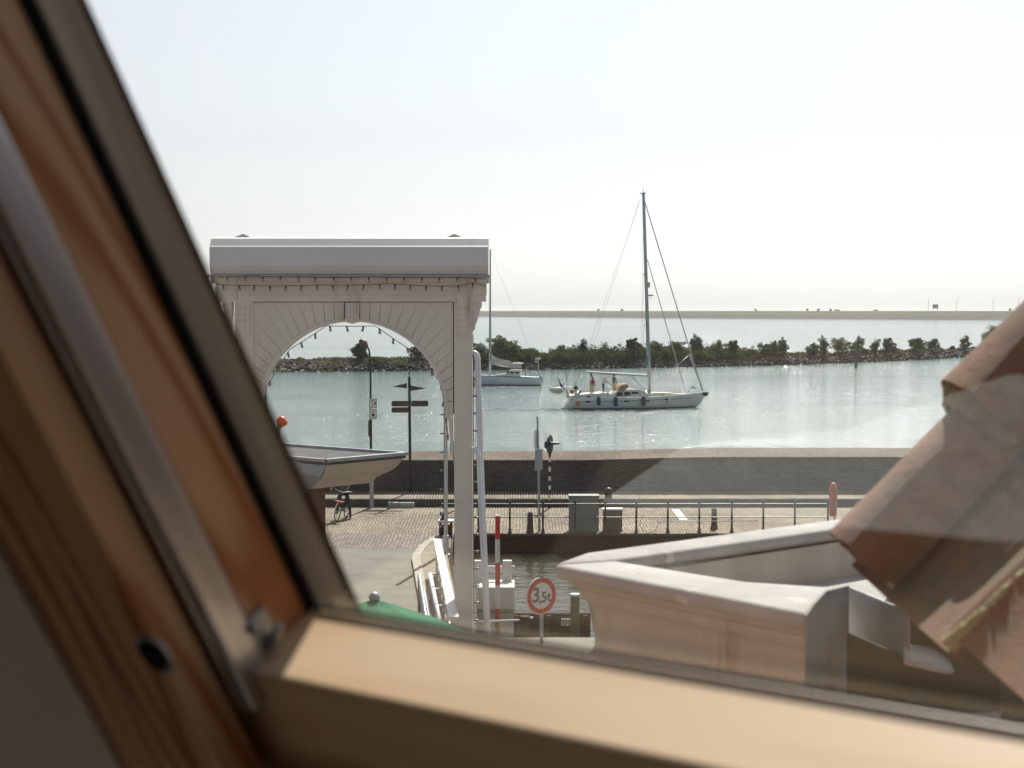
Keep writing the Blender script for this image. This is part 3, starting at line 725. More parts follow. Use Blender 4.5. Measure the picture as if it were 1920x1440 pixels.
# hood: rounded box beam with a shallow roof
def hood(xa, xb, name, m, grow=0.0, parent=portal):
    Yf = PD-.42
    zb, z1, z2, z3 = pf(0,515,Yf+.15).z, pf(0,498,Yf).z, pf(0,463,Yf).z, pf(0,447.5,Yf+.22).z
    zr = pf(0,443.8,PD+.3).z
    g = grow
    prof = [(Yf+.15-g,zb-g),(Yf+.04-g,z1-.08),(Yf-g,z1),(Yf-g,z2),(Yf+.05-g,z2+.03),(Yf+.22-g,z3+g),(Yf+.32,z3+.02+g),(PD+.3,zr+g),(PD+1.0,z3+g),(PD+1.15+g,z2),(PD+1.15+g,z1),(PD+1.0,zb-g)]
    return build(MB().loft([[V((x, y, z)) for y, z in prof] for x in (xa, xb)]), name, m, parent)
XA, XB = pf(388.5,0,PD-.42).x, pf(915,0,PD-.42).x
hood(XA, XB, 'top_beam', M['hood'])
for x in (pf(418,0,PD-.42).x, pf(885,0,PD-.42).x): hood(x-.012, x+.012, 'sheet_seam', M['hood'], .004)
# dark drip line under the hood
a = pf(389,518); b_ = pf(919,515.5)
build(MB().box((a.x,PD-.30,a.z-.005),(b_.x,PD+1.0,pf(0,515.6,PD-.27).z)), 'drip_edge', M['galv'], portal)
for px in (456, 852):
    p = pf(px, 445, PD+.3)
    build(MB().loft([[p+V((-.2,-.2,-.02)),p+V((.2,-.2,-.02)),p+V((.2,.2,-.02)),p+V((-.2,.2,-.02))],[p+V((-.01,-.01,.07)),p+V((.01,-.01,.07)),p+V((.01,.01,.07)),p+V((-.01,.01,.07))]]), 'vent_cap', M['zinc'], portal)
# white rear posts
for px, lb, yt in ((836,'thin white round post with base flange behind the right arch foot',700),(500,'slim white post showing between the roof window frame and the left arch foot',700)):
    p = at(px, 1036, 47.2); t = thing('hoist_post', lb, 'post', (p.x, 47.2, QZ), 'slim white posts behind the portal')
    build(MB().tube([(p.x,47.2,QZ),(p.x,47.2,at(px,yt,47.2).z)], .062, 12), 'shaft', M['white2'], t, smooth=True)
    build(MB().lathe((p.x,47.2,QZ), [(.13,0),(.13,.05),(.09,.07),(.09,.6),(.062,.62)], 12), 'base', M['white2'], t, smooth=True)
# ladder tubes right of the column
def pipe(pxs, D, r, name, label, parent=None, cat='pipe'):
    pts = [at(x, y, d) for x, y, d in pxs]
    t = parent or thing(name, label, cat, (pts[-1].x, pts[-1].y, QZ), 'white tubes beside the portal column')
    build(MB().tube(pts, r, 12), 'tube', M['pipe'], t, smooth='full'); return t
sm = lambda P: P
def bend(p0, p1, p2, n=6):       # quadratic bend between pixel points
    return [tuple(p0[i]*(1-t)**2+2*p1[i]*t*(1-t)+p2[i]*t*t for i in range(3)) for t in [k/n for k in range(n+1)]]
pipe([(884,664,34.1)]+bend((886,663,34.05),(895.5,660,34),(895.5,678,34))+[(899,800,34),(905,960,34),(916,1215,34)], 34, .065, 'hand_tube', 'tall white tube bending out of the portal column and running down beside it')
pipe([(884,843,33.8)]+bend((886,842.5,33.8),(896,840,33.75),(898,858,33.7))+[(902,960,33.7),(909,1100,33.7),(914,1215,33.7)], 34, .055, 'hand_tube', 'shorter white tube bending out of the portal column at mid height')

# string lights
def string_lights(paths, label, D, spacing, sz=.5, hang=None):
    allp = [at(x, y, D) for x, y in paths[0]]
    t = thing('string_lights', label, 'string lights', allp[0], 'festoon lights on the bridge portal')
    wire = MB(); proto = None
    for path in paths:
        pts = [at(x, y, D) for x, y in path]
        sag = []
        for a, b_ in zip(pts, pts[1:]):
            L_ = (b_-a).length; k = max(2, int(L_/.15))
            for i in range(k): 
                q = i/k; sag.append(a.lerp(b_, q)-V((0,0,.10*L_*q*(1-q)*sz)))
        sag.append(pts[-1]); wire.tube(sag, .008, 5)
        run = 0; nxt = spacing*.5
        for a, b_ in zip(sag, sag[1:]):
            L_ = (b_-a).length
            while run+L_ > nxt:
                p = a.lerp(b_, (nxt-run)/L_)
                d = V((random.uniform(-.25,.25), random.uniform(-.2,.2), -1)) if hang is None else V(hang)+V((0,0,random.uniform(-.2,.2)))
                d.normalize()
                sk = build(MB().tube([p, p+d*.05], [.02,.022], 7), 'socket', M['socket'], t, smooth='full')
                build(MB().tube([p+d*.05, p+d*.07, p+d*.10, p+d*.125], [.016,.027,.03,.008], 8), 'bulb', M['bulb'], sk, smooth='full')
                nxt += spacing
            run += L_
    build(wire, 'cable', M['socket'], t)
    return t
string_lights([[(410,519),(462,517),(560,519),(700,519),(858,520),(912,523)]], 'upper string of light bulbs tucked under the portal hood', PD-.47, .37, .3)
string_lights([[(404,533),(470,535),(600,534),(730,532),(858,536),(885,530),(912,536)]], 'lower string of light bulbs draped across the frieze board', PD-.14, .33, .4)
string_lights([[(499,790),(498,727),(543,655),(612,611),(704,611),(768,655),(806,690),(826,718),(836,775),(840,815)]], 'string of light bulbs looping inside the portal arch', PD+.2, .36, .35)
string_lights([[(887,628),(887.5,840),(888,1165)]], 'vertical string of light bulbs on the outer edge of the right column', PD-.02, .37, 0, (1,0,0))
string_lights([[(833,760),(832,1000)]], 'vertical string of light bulbs beside the thin rear post', 46.9, .55, 0, (-1,0,0))

# ------------------------------------------------------------------ bridge railing, barrier
def wpt(x, y, z): return onz(x, y, z)
bar = thing('bridge_railing', 'white plank railing with tubes along the right side of the bridge deck', 'railing', (-1.7,40,QZ))
A = V((-2.05,43.4,0)); B = V((-1.18,32.3,0)); dAB = (B-A).normalized(); nx = V((-dAB.y, dAB.x, 0))
def rl(z0, z1, th, off, name, m, a=A, b=B):
    c = (a+b)/2+nx*off; c.z = (z0+z1)/2
    build(MB().obox(c, dAB*((b-a).length/2), nx*th/2, V((0,0,(z1-z0)/2))), name, m, bar)
rl(QZ+.96, QZ+1.05, .20, 0, 'top_plank', M['white2']); rl(QZ+.60, QZ+.78, .05, .02, 'middle_plank', M['white2']); rl(QZ+.25, QZ+.42, .05, .02, 'lower_plank', M['white2'])
for k in range(5):
    p = A.lerp(B, (k+.2)/4.4); build(MB().obox(p+V((0,0,QZ+.48)), dAB*.05, nx*.05, V((0,0,.48))), 'railing_post', M['white2'], bar)
s0 = A+dAB*4.3-nx*.30
build(MB().tube([s0+V((0,0,QZ+.8)), B-nx*.26+V((0,0,QZ+.8))], .05, 10), 'tube', M['pipe'], bar, smooth='full')
build(MB().tube([s0+dAB*.3-nx*.14+V((0,0,QZ+.45)), B-nx*.40+V((0,0,QZ+.45))], .04, 10), 'tube', M['pipe'], bar, smooth='full')
for k in range(4):
    p = s0.lerp(B-nx*.26, k/3.2); build(MB().tube([p+V((0,0,QZ)), p+V((0,0,QZ+.86))], .03, 8), 'upright', M['galv'], bar, smooth='full')
    build(MB().obox(p+V((0,0,QZ+.8))+nx*.12, dAB*.05, nx*.13, V((0,0,.02))), 'clamp', M['galv'], bar)
hr = thing('kerb_handrail', 'grey steel handrail between pavement and road before the bridge', 'handrail', (-2.6,40,QZ))
P0 = onz(786,1078,QZ+1.0); P1 = onz(803,1185,QZ+1.0)
build(MB().tube([V((P0.x,P0.y,QZ))]+[P0, P1, V((P1.x,P1.y,QZ))], .04, 8), 'rail', M['galv'], hr, smooth='full')
for q in (.33,.66):
    p = P0.lerp(P1, q); build(MB().tube([V((p.x,p.y,QZ)), p], .03, 8), 'baluster', M['galv'], hr, smooth='full')
# landing post with winch
p = onz(834, 1030, QZ); D = 50.6
t = thing('landing_frame', 'dark rusty steel landing frame with shiny cap and small winch at the quay corner', 'steel frame', (at(834,1000,D).x, D, QZ))
x0, x1 = at(821,0,D).x, at(846,0,D).x; zt = at(0,980,D).z
build(MB().box((x0,D,QZ-.3),(x0+.07,D+.4,zt)).box((x1-.07,D,QZ-.3),(x1,D+.4,zt)), 'post', M['rust'], t)
build(MB().box((x0+.07,D+.1,QZ),(x1-.07,D+.3,zt-.1)), 'web_plate', M['rust'], t)
build(MB().bevbox((x0-.04,D-.06,zt),(x1+.04,D+.46,zt+.06), .01), 'cap', M['galv'], t)
wi = build(MB().bevbox((x0+.03,D+.1,zt+.062),(x0+.21,D+.3,zt+.12), .01), 'winch_base', M['dark'], t)
build(MB().tube([(x0+.1,D+.2,zt+.12),(x0+.14,D+.2,zt+.28),(x0+.05,D+.2,zt+.3),(x0+.05,D+.2,zt+.2)], .035, 8), 'winch_hook', M['dark'], t, smooth='full')
build(MB().tube([(x0+.2,D+.2,zt+.22),(x0+.5,D+.25,zt+.36),(x0+.9,D+.3,zt+.38)], .02, 6), 'chain', M['dark'], t)

# white pier in the canal with little fence
t = thing('white_pier', 'white masonry pier standing in the canal with short white rail on top', 'pier', (at(935,1100,42).x, 42, CZ))
x0, x1 = at(893,0,41.8).x, at(965,0,41.8).x
build(MB().bevbox((x0,41.8,CZ-.6),(x1,42.95,QZ), .02), 'block', M['white2'], t)
for px in (897, 951):
    xa = at(px-8.5,0,42.9).x; build(MB().bevbox((xa,42.72,QZ),(xa+.24,42.92,QZ+.55), .015), 'post', M['white2'], t)
build(MB().bevbox((x0+.02,42.78,QZ+.22),(x1-.0,42.86,QZ+.40), .01), 'rail', M['white2'], t)
# red and white pole
D = 40; p = at(933, 968, D)
t = thing('striped_pole', 'red and white banded pole standing in the canal before the white pier', 'pole', (p.x, D, CZ))
zs = [at(0,y,D).z for y in (968,1011,1055,1097,1141,1185)]+[CZ-.5]
for i in range(6):
    build(MB().tube([(p.x,D,zs[i+1]),(p.x,D,zs[i]-.002)], .062, 14), 'red_band' if i % 2 == 0 else 'white_band', M['red'] if i % 2 == 0 else M['white2'], t, smooth=True)
build(MB().tube([(p.x,D,zs[0]),(p.x,D,zs[0]+.03)], .064, 14), 'cap', M['sign'], t, smooth=True)
# timber guide wall + plate
D = 38.5; t = thing('guide_wall', 'dark timber guide wall along the canal carrying small prohibition plate', 'timber wall', (at(1020,0,D).x, D, CZ))
for i, (y0, y1) in enumerate(((1150,1161),(1162,1173),(1174,1186),(1187,1200))):
    build(MB().bevbox((at(964,0,D).x,D,at(0,y1,D).z),(at(1110,0,D).x,D+.22,at(0,y0,D).z), .015), 'beam', M['timber'], t)
for px in (968, 1030, 1100):
    build(MB().bevbox((at(px-5,0,D).x,D-.12,CZ-.4),(at(px+5,0,D).x,D-.002,at(0,1153,D).z), .015), 'pile', M['timber'], t)
# plate with two prohibition symbols
D = 38.28; x0, x1 = at(1054,0,D).x, at(1078,0,D).x; z0, z1 = at(0,1173.5,D).z, at(0,1160,D).z
t = thing('prohibition_plate', 'small white plate with two black crossed circles on the timber wall', 'sign', ((x0+x1)/2, D, z0))
build(MB().bevbox((x0,D,z0),(x1,D+.02,z1), .004), 'plate', M['sign'], t)
for k in (0,1):
    cx = x0+(x1-x0)*(.27+.46*k); cz = (z0+z1)/2; r = (z1-z0)*.36
    mb = MB(); ring = []
    for q in range(25):
        a = 2*pi*q/24
        ring.append([V((cx+cos(a)*rr, D-.002-dd, cz+sin(a)*rr)) for rr, dd in ((r,0),(r,.003),(r*.76,.003),(r*.76,0))])
    mb.loft(ring, cap=False); mb.obox((cx,D-.004,cz), V((.707,0,-.707))*r*.85, (0,.002,0), V((.707,0,.707))*r*.09)
    mb.obox((cx,D-.005,cz), (r*.12,0,0), (0,.002,0), (0,0,r*.5))
    build(mb, 'crossed_circle', M['ink'], t)
pw = thing('water_pipe_rail', 'thin pale pipe running along the canal between pier and timber wall', 'pipe', (at(930,0,39.5).x, 39.5, CZ))
build(MB().tube([at(886,1170,38.2), at(896,1166,38.2), at(975,1163,38.2), at(1000,1158,38.2)], .03, 8), 'tube', M['pipe'], pw, smooth='full')
build(MB().tube([V((at(984,0,38.2).x,38.2,CZ-.3)), at(984,1155,38.2)], .13, 12), 'bollard_post', M['timber'], pw, smooth=True)
p = at(1078,1117,38.0); t = thing('mooring_pile', 'greenish mooring pile with white cap beside the moulded gutter corner', 'pile', (p.x,38.0,CZ))
build(MB().tube([(p.x,38.0,CZ-.4),(p.x,38.0,p.z)], .11, 12), 'shaft', mat('algae_wood', (.12,.13,.07), .8, col2=(.07,.07,.045)), t, smooth=True)
build(MB().tube([(p.x,38.0,p.z),(p.x,38.0,p.z+.05)], .125, 12), 'cap', M['white2'], t, smooth=True)

# ------------------------------------------------------------------ quay railing
FY = E0+.1
fence = thing('quay_railing', 'iron railing of slender ball topped posts and two rails along the canal quay', 'railing', (at(956,0,FY).x, FY, QZ))
pxs = [897, 956, 1018, 1078, 1135, 1193, 1252, 1311, 1372, 1431, 1490, 1552]
xs_ = [at(x, 1003, FY).x for x in pxs]
def fpost(x):
    return MB().lathe((x,FY,QZ), [(.075,0),(.075,.03),(.055,.06),(.05,.14),(.034,.18),(.034,.5),(.04,.51),(.04,.55),(.034,.56),(.032,.94),(.042,.95),(.042,.985),(.03,1.0),(.044,1.03),(.04,1.07),(.015,1.10)], 10)
fp = build(fpost(xs_[0]), 'post', M['fence'], fence, smooth=True)
for x in xs_[1:]: link_copy(fp, fence, (x-xs_[0],0,0))
build(MB().tube([(xs_[0]-1.2,FY,QZ+.97),(xs_[-1],FY,QZ+.97),(xs_[-1]+.28,FY,QZ+.97)], .018, 8), 'rail', mat('rail_iron', (.28,.25,.22), .5, .3), fence, smooth=True)
build(MB().tube([(xs_[0]-1.2,FY,QZ+.53),(xs_[-1],FY,QZ+.53)], .018, 8), 'rail', mat('rail_iron', (.28,.25,.22), .5, .3), fence, smooth=True)
# rescue hook
D = FY-.06; t = thing('rescue_hook', 'rescue pole with thin round loop hung along the quay railing', 'rescue pole', at(1220,985,D))
c = at(1217, 982, D); r = 17/FPX*D; rr = [c+V((cos(a)*r, 0, sin(a)*r)) for a in [radians(q) for q in range(130, 400, 10)]]
build(MB().tube([at(1209,966,D)]+rr, .008, 6), 'loop', M['dark'], t, smooth='full')
build(MB().tube([at(1233,981,D), at(1240,978,D), at(1420,976.5,D)], .014, 6), 'pole', M['white2'], t, smooth='full')
# lifebuoy cabinet
D = FY+.25; p = at(1571,0,D); t = thing('lifebuoy_housing', 'faded red upright lifebuoy housing at the end of the quay railing', 'lifebuoy housing', (p.x,D,QZ))
z0, z1 = at(0,968,D).z, at(0,905,D).z
rs = [(.10,.07,z0),(.125,.1,z0+.08),(.135,.11,z0+.5),(.13,.11,z1-.15),(.10,.09,z1-.05),(.04,.04,z1)]
build(MB().loft([[V((p.x+a*cos(q*pi/8), D+b_*sin(q*pi/8), z)) for q in range(16)] for a, b_, z in rs]), 'shell', M['pinkred'], t, smooth='full')
build(MB().tube([(p.x+.05,D,QZ),(p.x+.05,D,z0+.02)], .03, 8), 'stand', M['pinkred'], t, smooth=True)
build(MB().box((p.x-.01,D-.118,z0+.1),(p.x+.01,D-.09,z1-.15)), 'seam', M['red'], t)
# stone bollards
def bollard(px, ybase, w, h, label, dome=True, m='bollard'):
    p = onz(px, ybase, QZ); t = thing('bollard', label, 'bollard', p, 'bollards on the quay')
    build(MB().lathe(p, [(w*1.35,0),(w*1.25,.05),(w*1.02,.14),(w,.2),(w*.9,h-.1),(w*.98,h-.09),(w*.95,h-.04),(w*.6,h),(w*.05,h+.015)], 14), 'shaft', M[m], t, smooth=True)
    build(MB().lathe(p, [(w*1.5,-.01),(w*1.5,.02),(w*1.3,.03)], 14), 'foot_ring', M[m], t)
    return t
bollard(994,1000,.10,.70,'tapered stone bollard behind the railing, near the tall sign pole')
bollard(1339,992,.10,.70,'tapered stone bollard behind the railing, nearest the red lifebuoy housing')
p = onz(1141,937,LZ); t = thing('bollard', 'dark round headed bollard on the ledge behind the small cabinet', 'bollard', p, 'bollards on the quay')
build(MB().lathe(p, [(.13,-.28),(.13,.2),(.16,.22),(.17,.28),(.15,.38),(.08,.44),(.01,.46)], 14), 'shaft', M['dark'], t, smooth=True)
# cabinets
def cabinet(x0, x1, yt, yb, D, dep, label, m, capm, ov=.02):
    a = at(x0, yb, D); b_ = at(x1, yt, D); t = thing('utility_cabinet', label, 'utility cabinet', ((a.x+b_.x)/2, D, QZ), 'utility cabinets on the quay')
    build(MB().bevbox((a.x,D,QZ),(b_.x,D+dep,b_.z-.06), .01), 'housing', m, t)
    build(MB().bevbox((a.x-ov,D-ov,b_.z-.058),(b_.x+ov,D+dep+ov,b_.z), .012), 'lid', capm, t)
    build(MB().box((a.x+.03,D-.012,QZ+.08),((a.x+b_.x)/2-.004,D-.001,b_.z-.1)), 'door', m, t)
    build(MB().box(((a.x+b_.x)/2+.004,D-.012,QZ+.08),(b_.x-.03,D-.001,b_.z-.1)), 'door', m, t)
    return t
cabinet(1067,1123,929,1002,52.25,.45,'tall grey green utility cabinet behind the quay railing',M['grey'],M['grey'])
cabinet(1131,1167,954,1002,52.3,.35,'low utility cabinet with pale lid beside the tall cabinet',mat('brown_grey_paint',(.22,.19,.15),.5),M['white2'],.03)
# concrete blocks at the foot of the wall
a = onz(749, 953, QZ); t = thing('concrete_block', 'pale low concrete block lying before the plinth below the signpost', 'concrete block', (a.x, YF-.25, QZ))
x0, x1 = at(724,0,YF-.3).x, at(774,0,YF-.3).x; xm = (x0+x1)/2-.1
build(MB().bevbox((x0,YF-.32,QZ),(xm-.01,YF-.03,QZ+.20), .02), 'block', M['concrete'], t); build(MB().bevbox((xm+.01,YF-.31,QZ),(x1,YF-.03,QZ+.19), .02), 'block', M['concrete'], t)
# painted dashes
t = thing('road_marking', 'white painted stripes on the brick quay behind the railing', 'road marking', (at(1277,0,56).x,56,QZ))
for k in range(3):
    a = onz(1262+k*4.5, 955, QZ+.004); b_ = onz(1277+k*5, 975, QZ+.004)
    d = (b_-a); d.z = 0; n_ = V((1,0,0))*.045
    build(MB().prism([a-n_, a+n_, b_+n_, b_-n_], (0,0,.004)), 'stripe', M['sign'], t)

# ------------------------------------------------------------------ poles and signs
# striped signal pole
D = YF-.35; p = at(1030.5,950,D); t = thing('signal_pole', 'black and white banded pole with round dark shipping signal lamp', 'signal', (p.x,D,QZ))
ys = [850,858,866,874,884,892,900,908,917,925,934,944,952]
ys = [846,857,866,875,884,893,901,910,918,927,937,950]
for i in range(len(ys)-1):
    z1_, z0_ = at(0,ys[i],D).z, at(0,ys[i+1],D).z
    if i == len(ys)-2: z0_ = QZ
    build(MB().tube([(p.x,D,z0_),(p.x,D,z1_-.001)], .048, 10), 'black_band' if i % 2 == 0 else 'white_band', M['dark'] if i % 2 == 0 else M['white2'], t, smooth=True)
hc = at(1033, 834, D)
lampm = MB().lathe((0,0,0), [(.02,-.16),(.13,-.15),(.16,-.05),(.16,0),(.36,.01),(.36,.04),(.13,.035),(.12,.04)], 18, 'X')
lampm.xf(Matrix.Translation(hc-V((.06,0,0))) @ Matrix.Rotation(radians(-20), 4, 'Z'))
sg = build(lampm, 'lamp_head', M['dark'], t, smooth=True)
vis = MB(); rr = []
for k in range(13):
    a = pi*k/12
    rr.append([V((.03,cos(a)*.13,sin(a)*.12)), V((.40,cos(a)*.07,sin(a)*.06+.03)), V((.40,cos(a)*.05,sin(a)*.04+.03)), V((.03,cos(a)*.12,sin(a)*.11))])
vis.loft(rr); vis.xf(Matrix.Translation(hc-V((.06,0,0))) @ Matrix.Rotation(radians(-20), 4, 'Z'))
build(vis, 'visor', M['dark'], sg)
# twin sided sign pole on the canal edge
D = E0+.45; p = at(1015,1003,D); px_ = at(1012,0,D).x; t = thing('sign_pole', 'slim grey pole with sign boards seen edge on and from behind', 'sign', (px_,D,QZ))
build(MB().tube([(px_,D,QZ),(at(1010,880,D).x,D,at(0,880,D).z),(at(1007.5,781,D).x,D,at(0,781,D).z)], [.045,.04,.03], 10), 'pole', M['galv'], t, smooth=True)
def board(x0, x1, y0, y1, D, rot, m, name='sign_board', par=None, th=.02):
    a = at((x0+x1)/2, (y0+y1)/2, D); W_ = (x1-x0)/FPX*D/max(.15, cos(rot)); H_ = (y1-y0)/FPX*D
    u_ = V((cos(rot), sin(rot), 0)); n_ = V((-sin(rot), cos(rot), 0))
    return build(MB().obox(a, u_*W_/2, n_*th/2, V((0,0,H_/2))), name, m, par)
board(1002,1009,806,841,D-.06,radians(76),M['sign'],par=t)
board(1003,1017,842,882,D-.07,radians(58),M['signback'],par=t)
# lamp post
D = YF-.15; x_ = at(697,953,D).x; t = thing('lamp_post', 'tall grey lamp post with curved head and two small white signs seen through the arch', 'street lamp', (x_,D,QZ))
xt = at(695,0,D).x
build(MB().tube([(x_,D,QZ),(x_,D,at(0,905,D).z),(x_,D,at(0,850,D).z)], [.085,.08,.05], 12), 'mast', M['signback'], t, smooth=True)
arm = [(695.5,851),(695,760),(694.5,690),(693.5,665),(691.5,655),(687,648),(682,643),(677,640.5)]
build(MB().tube([at(x, y, D) for x, y in arm], [.046,.04,.035,.032,.03,.03,.03,.03], 10), 'arm', M['dark'], t, smooth='full')
hd = MB(); hp = [at(690,652,D), at(684,644,D), at(676,639.5,D), at(673,639,D)]
hd.tube(hp, [.03,.12,.10,.03], 10); build(hd, 'lamp_head', M['fence'], t, smooth='full')
for i, (y0, y1) in enumerate(((747,765),(766,786))):
    s_ = board(692,706.5,y0,y1,D-.06,0,M['sign'],'sign_plate',t)
    mb = MB(); c = at(699.5,(y0+y1)/2,D-.075)
    fr_ = [(-.125,-.15),(.125,-.15),(.125,.15),(-.125,.15)]
    for (a0, b0), (a1, b1) in zip(fr_, fr_[1:]+fr_[:1]):
        mb.obox(c+V(((a0+a1)/2,0,(b0+b1)/2)), (max(abs(a1-a0)/2,.006),0,0), (0,.002,0), (0,0,max(abs(b1-b0)/2,.006)))
    if i == 0: mb.prism([c+V((.02,0,-.10)), c+V((.10,0,-.02)), c+V((.10,0,.06)), c+V((.04,0,0))], (0,-.003,0)); mb.obox(c+V((-.02,0,.08)), (.05,0,0), (0,.002,0), (0,0,.018))
    else: mb.lathe(c+V((0,.001,-.04)), [(.055,0),(.055,.003)], 14, 'Y'); mb.obox(c+V((0,0,.08)), (.025,0,0), (0,.002,0), (0,0,.018))
    build(mb, 'pictogram', M['ink'], s_)
board(691,696.5,787,818,D+.08,radians(74),M['signback'],'sign_plate',t)
# direction signpost
D = YB-.35; x_ = at(769.5,920,D).x; t = thing('direction_signpost', 'dark signpost with two pointed boards and three rounded name boards', 'signpost', (x_,D,LZ))
build(MB().tube([(x_,D,LZ),(at(768,780,D).x,D,at(0,780,D).z),(at(767.5,708,D).x,D,at(0,708,D).z)], .055, 12), 'post', M['dark'], t, smooth=True)
p = at(767.5,706,D); build(MB().lathe(p, [(.04,-.04),(.045,0),(.015,.03),(.012,.07),(.03,.11),(.028,.15),(.004,.2)], 10), 'finial', M['dark'], t, smooth=True)
def flagarm(pts, rot):
    pv = at(767, 0, D); v_ = []
    for x, y in pts:
        q = at(x, y, D); v_.append(V((q.x-pv.x, -.03, q.z)))
    m_ = MB().prism(v_, (0,.05,0)); m_.xf(Matrix.Translation((pv.x,D,0)) @ Matrix.Rotation(rot, 4, 'Z'))
    return m_
dk_ = mat('signboard_dark', (.09,.075,.06), .5, col2=(.05,.045,.04), scale=6)
build(flagarm([(763,718),(736,724.5),(763,728)], .1), 'pointed_board', dk_, t)
build(flagarm([(770,722),(800,728),(771,733)], -.15), 'pointed_board', dk_, t)
def rounded(x0, x1, y0, y1, left):
    r = 2.5
    if left: return [(x1,y0),(x1,y1),(x0+r,y1),(x0,y1-r),(x0,y0+r),(x0+r,y0)]
    return [(x0,y0),(x0,y1),(x1-r,y1),(x1,y1-r),(x1,y0+r),(x1-r,y0)]
for r_ in ((734,765,751.5,762,True),(771,803,751,762,False),(734,766,763.5,773.5,True)):
    bd = build(flagarm(rounded(*r_), .03), 'name_board', dk_, t)
build(flagarm([(763.5,731),(766.5,731),(766.5,752),(763.5,752)], 1.1), 'edge_on_board', dk_, t)

# weight limit sign
D = 25.0; c = at(1015.5,1117,D); t = thing('weight_limit_sign', 'round red rimmed traffic sign reading 3,5t on grey pole', 'traffic sign', (c.x,D,QZ))
R_ = Matrix.Translation(c) @ Matrix.Rotation(radians(37), 4, 'Z')
rad = 36/FPX*D
build(MB().tube([(c.x,D+.06,QZ),(c.x,D+.06,c.z+.28)], .03, 10), 'pole', M['galv'], t, smooth=True)
def disc(r, y0, y1):
    m_ = MB().lathe((0,0,0), [(r,-y1),(r,-y0)], 40, 'Y'); m_.xf(R_); return m_
dz = build(disc(rad, .0, .02), 'disc', M['sign'], t, smooth=True)
def ring2(r0, r1, d):
    m_ = MB(); rs = []
    for q in range(49):
        a = 2*pi*q/48; rs.append([V((cos(a)*r1,d,sin(a)*r1)), V((cos(a)*r1,d-.003,sin(a)*r1)), V((cos(a)*r0,d-.003,sin(a)*r0)), V((cos(a)*r0,d,sin(a)*r0))])
    m_.loft(rs, cap=False); m_.xf(R_); return m_
build(ring2(rad*.70, rad*.95, -.001), 'red_rim', M['signred'], t)
def text(body, size, mtx, m, name, parent, depth=.002, bold=.0):
    cu = bpy.data.curves.new(name, 'FONT'); cu.body = body; cu.size = size; cu.extrude = depth; cu.offset = bold
    cu.align_x = 'CENTER'; cu.align_y = 'CENTER'
    o = bpy.data.objects.new(name, cu); C.objects.link(o)
    dg = bpy.context.evaluated_depsgraph_get(); me = bpy.data.meshes.new_from_object(o.evaluated_get(dg))
    C.objects.unlink(o); bpy.data.objects.remove(o)
    me.transform(ident(parent).inverted() @ mtx); me.materials.clear(); me.materials.append(m); me.name = name
    ob = bpy.data.objects.new(name, me); C.objects.link(ob); ob.parent = parent; WM[ob.name] = ident(parent); return ob
face = R_ @ Matrix.Translation((0,-.003,0)) @ Matrix.Rotation(pi/2, 4, 'X')
inkt = mat('sign_lettering', (.16,.17,.13), .5)
text('3', .33, face @ Matrix.Translation((-.112,.01,0)), inkt, 'numeral', t, bold=.007)
text(',5t', .23, face @ Matrix.Translation((.065,-.035,0)), inkt, 'numeral', t, bold=.005)
build(MB().tube([at(1006,1083,D), at(1012,1080.5,D), at(1020,1081,D)], .012, 6), 'clip', M['zinc'], t)

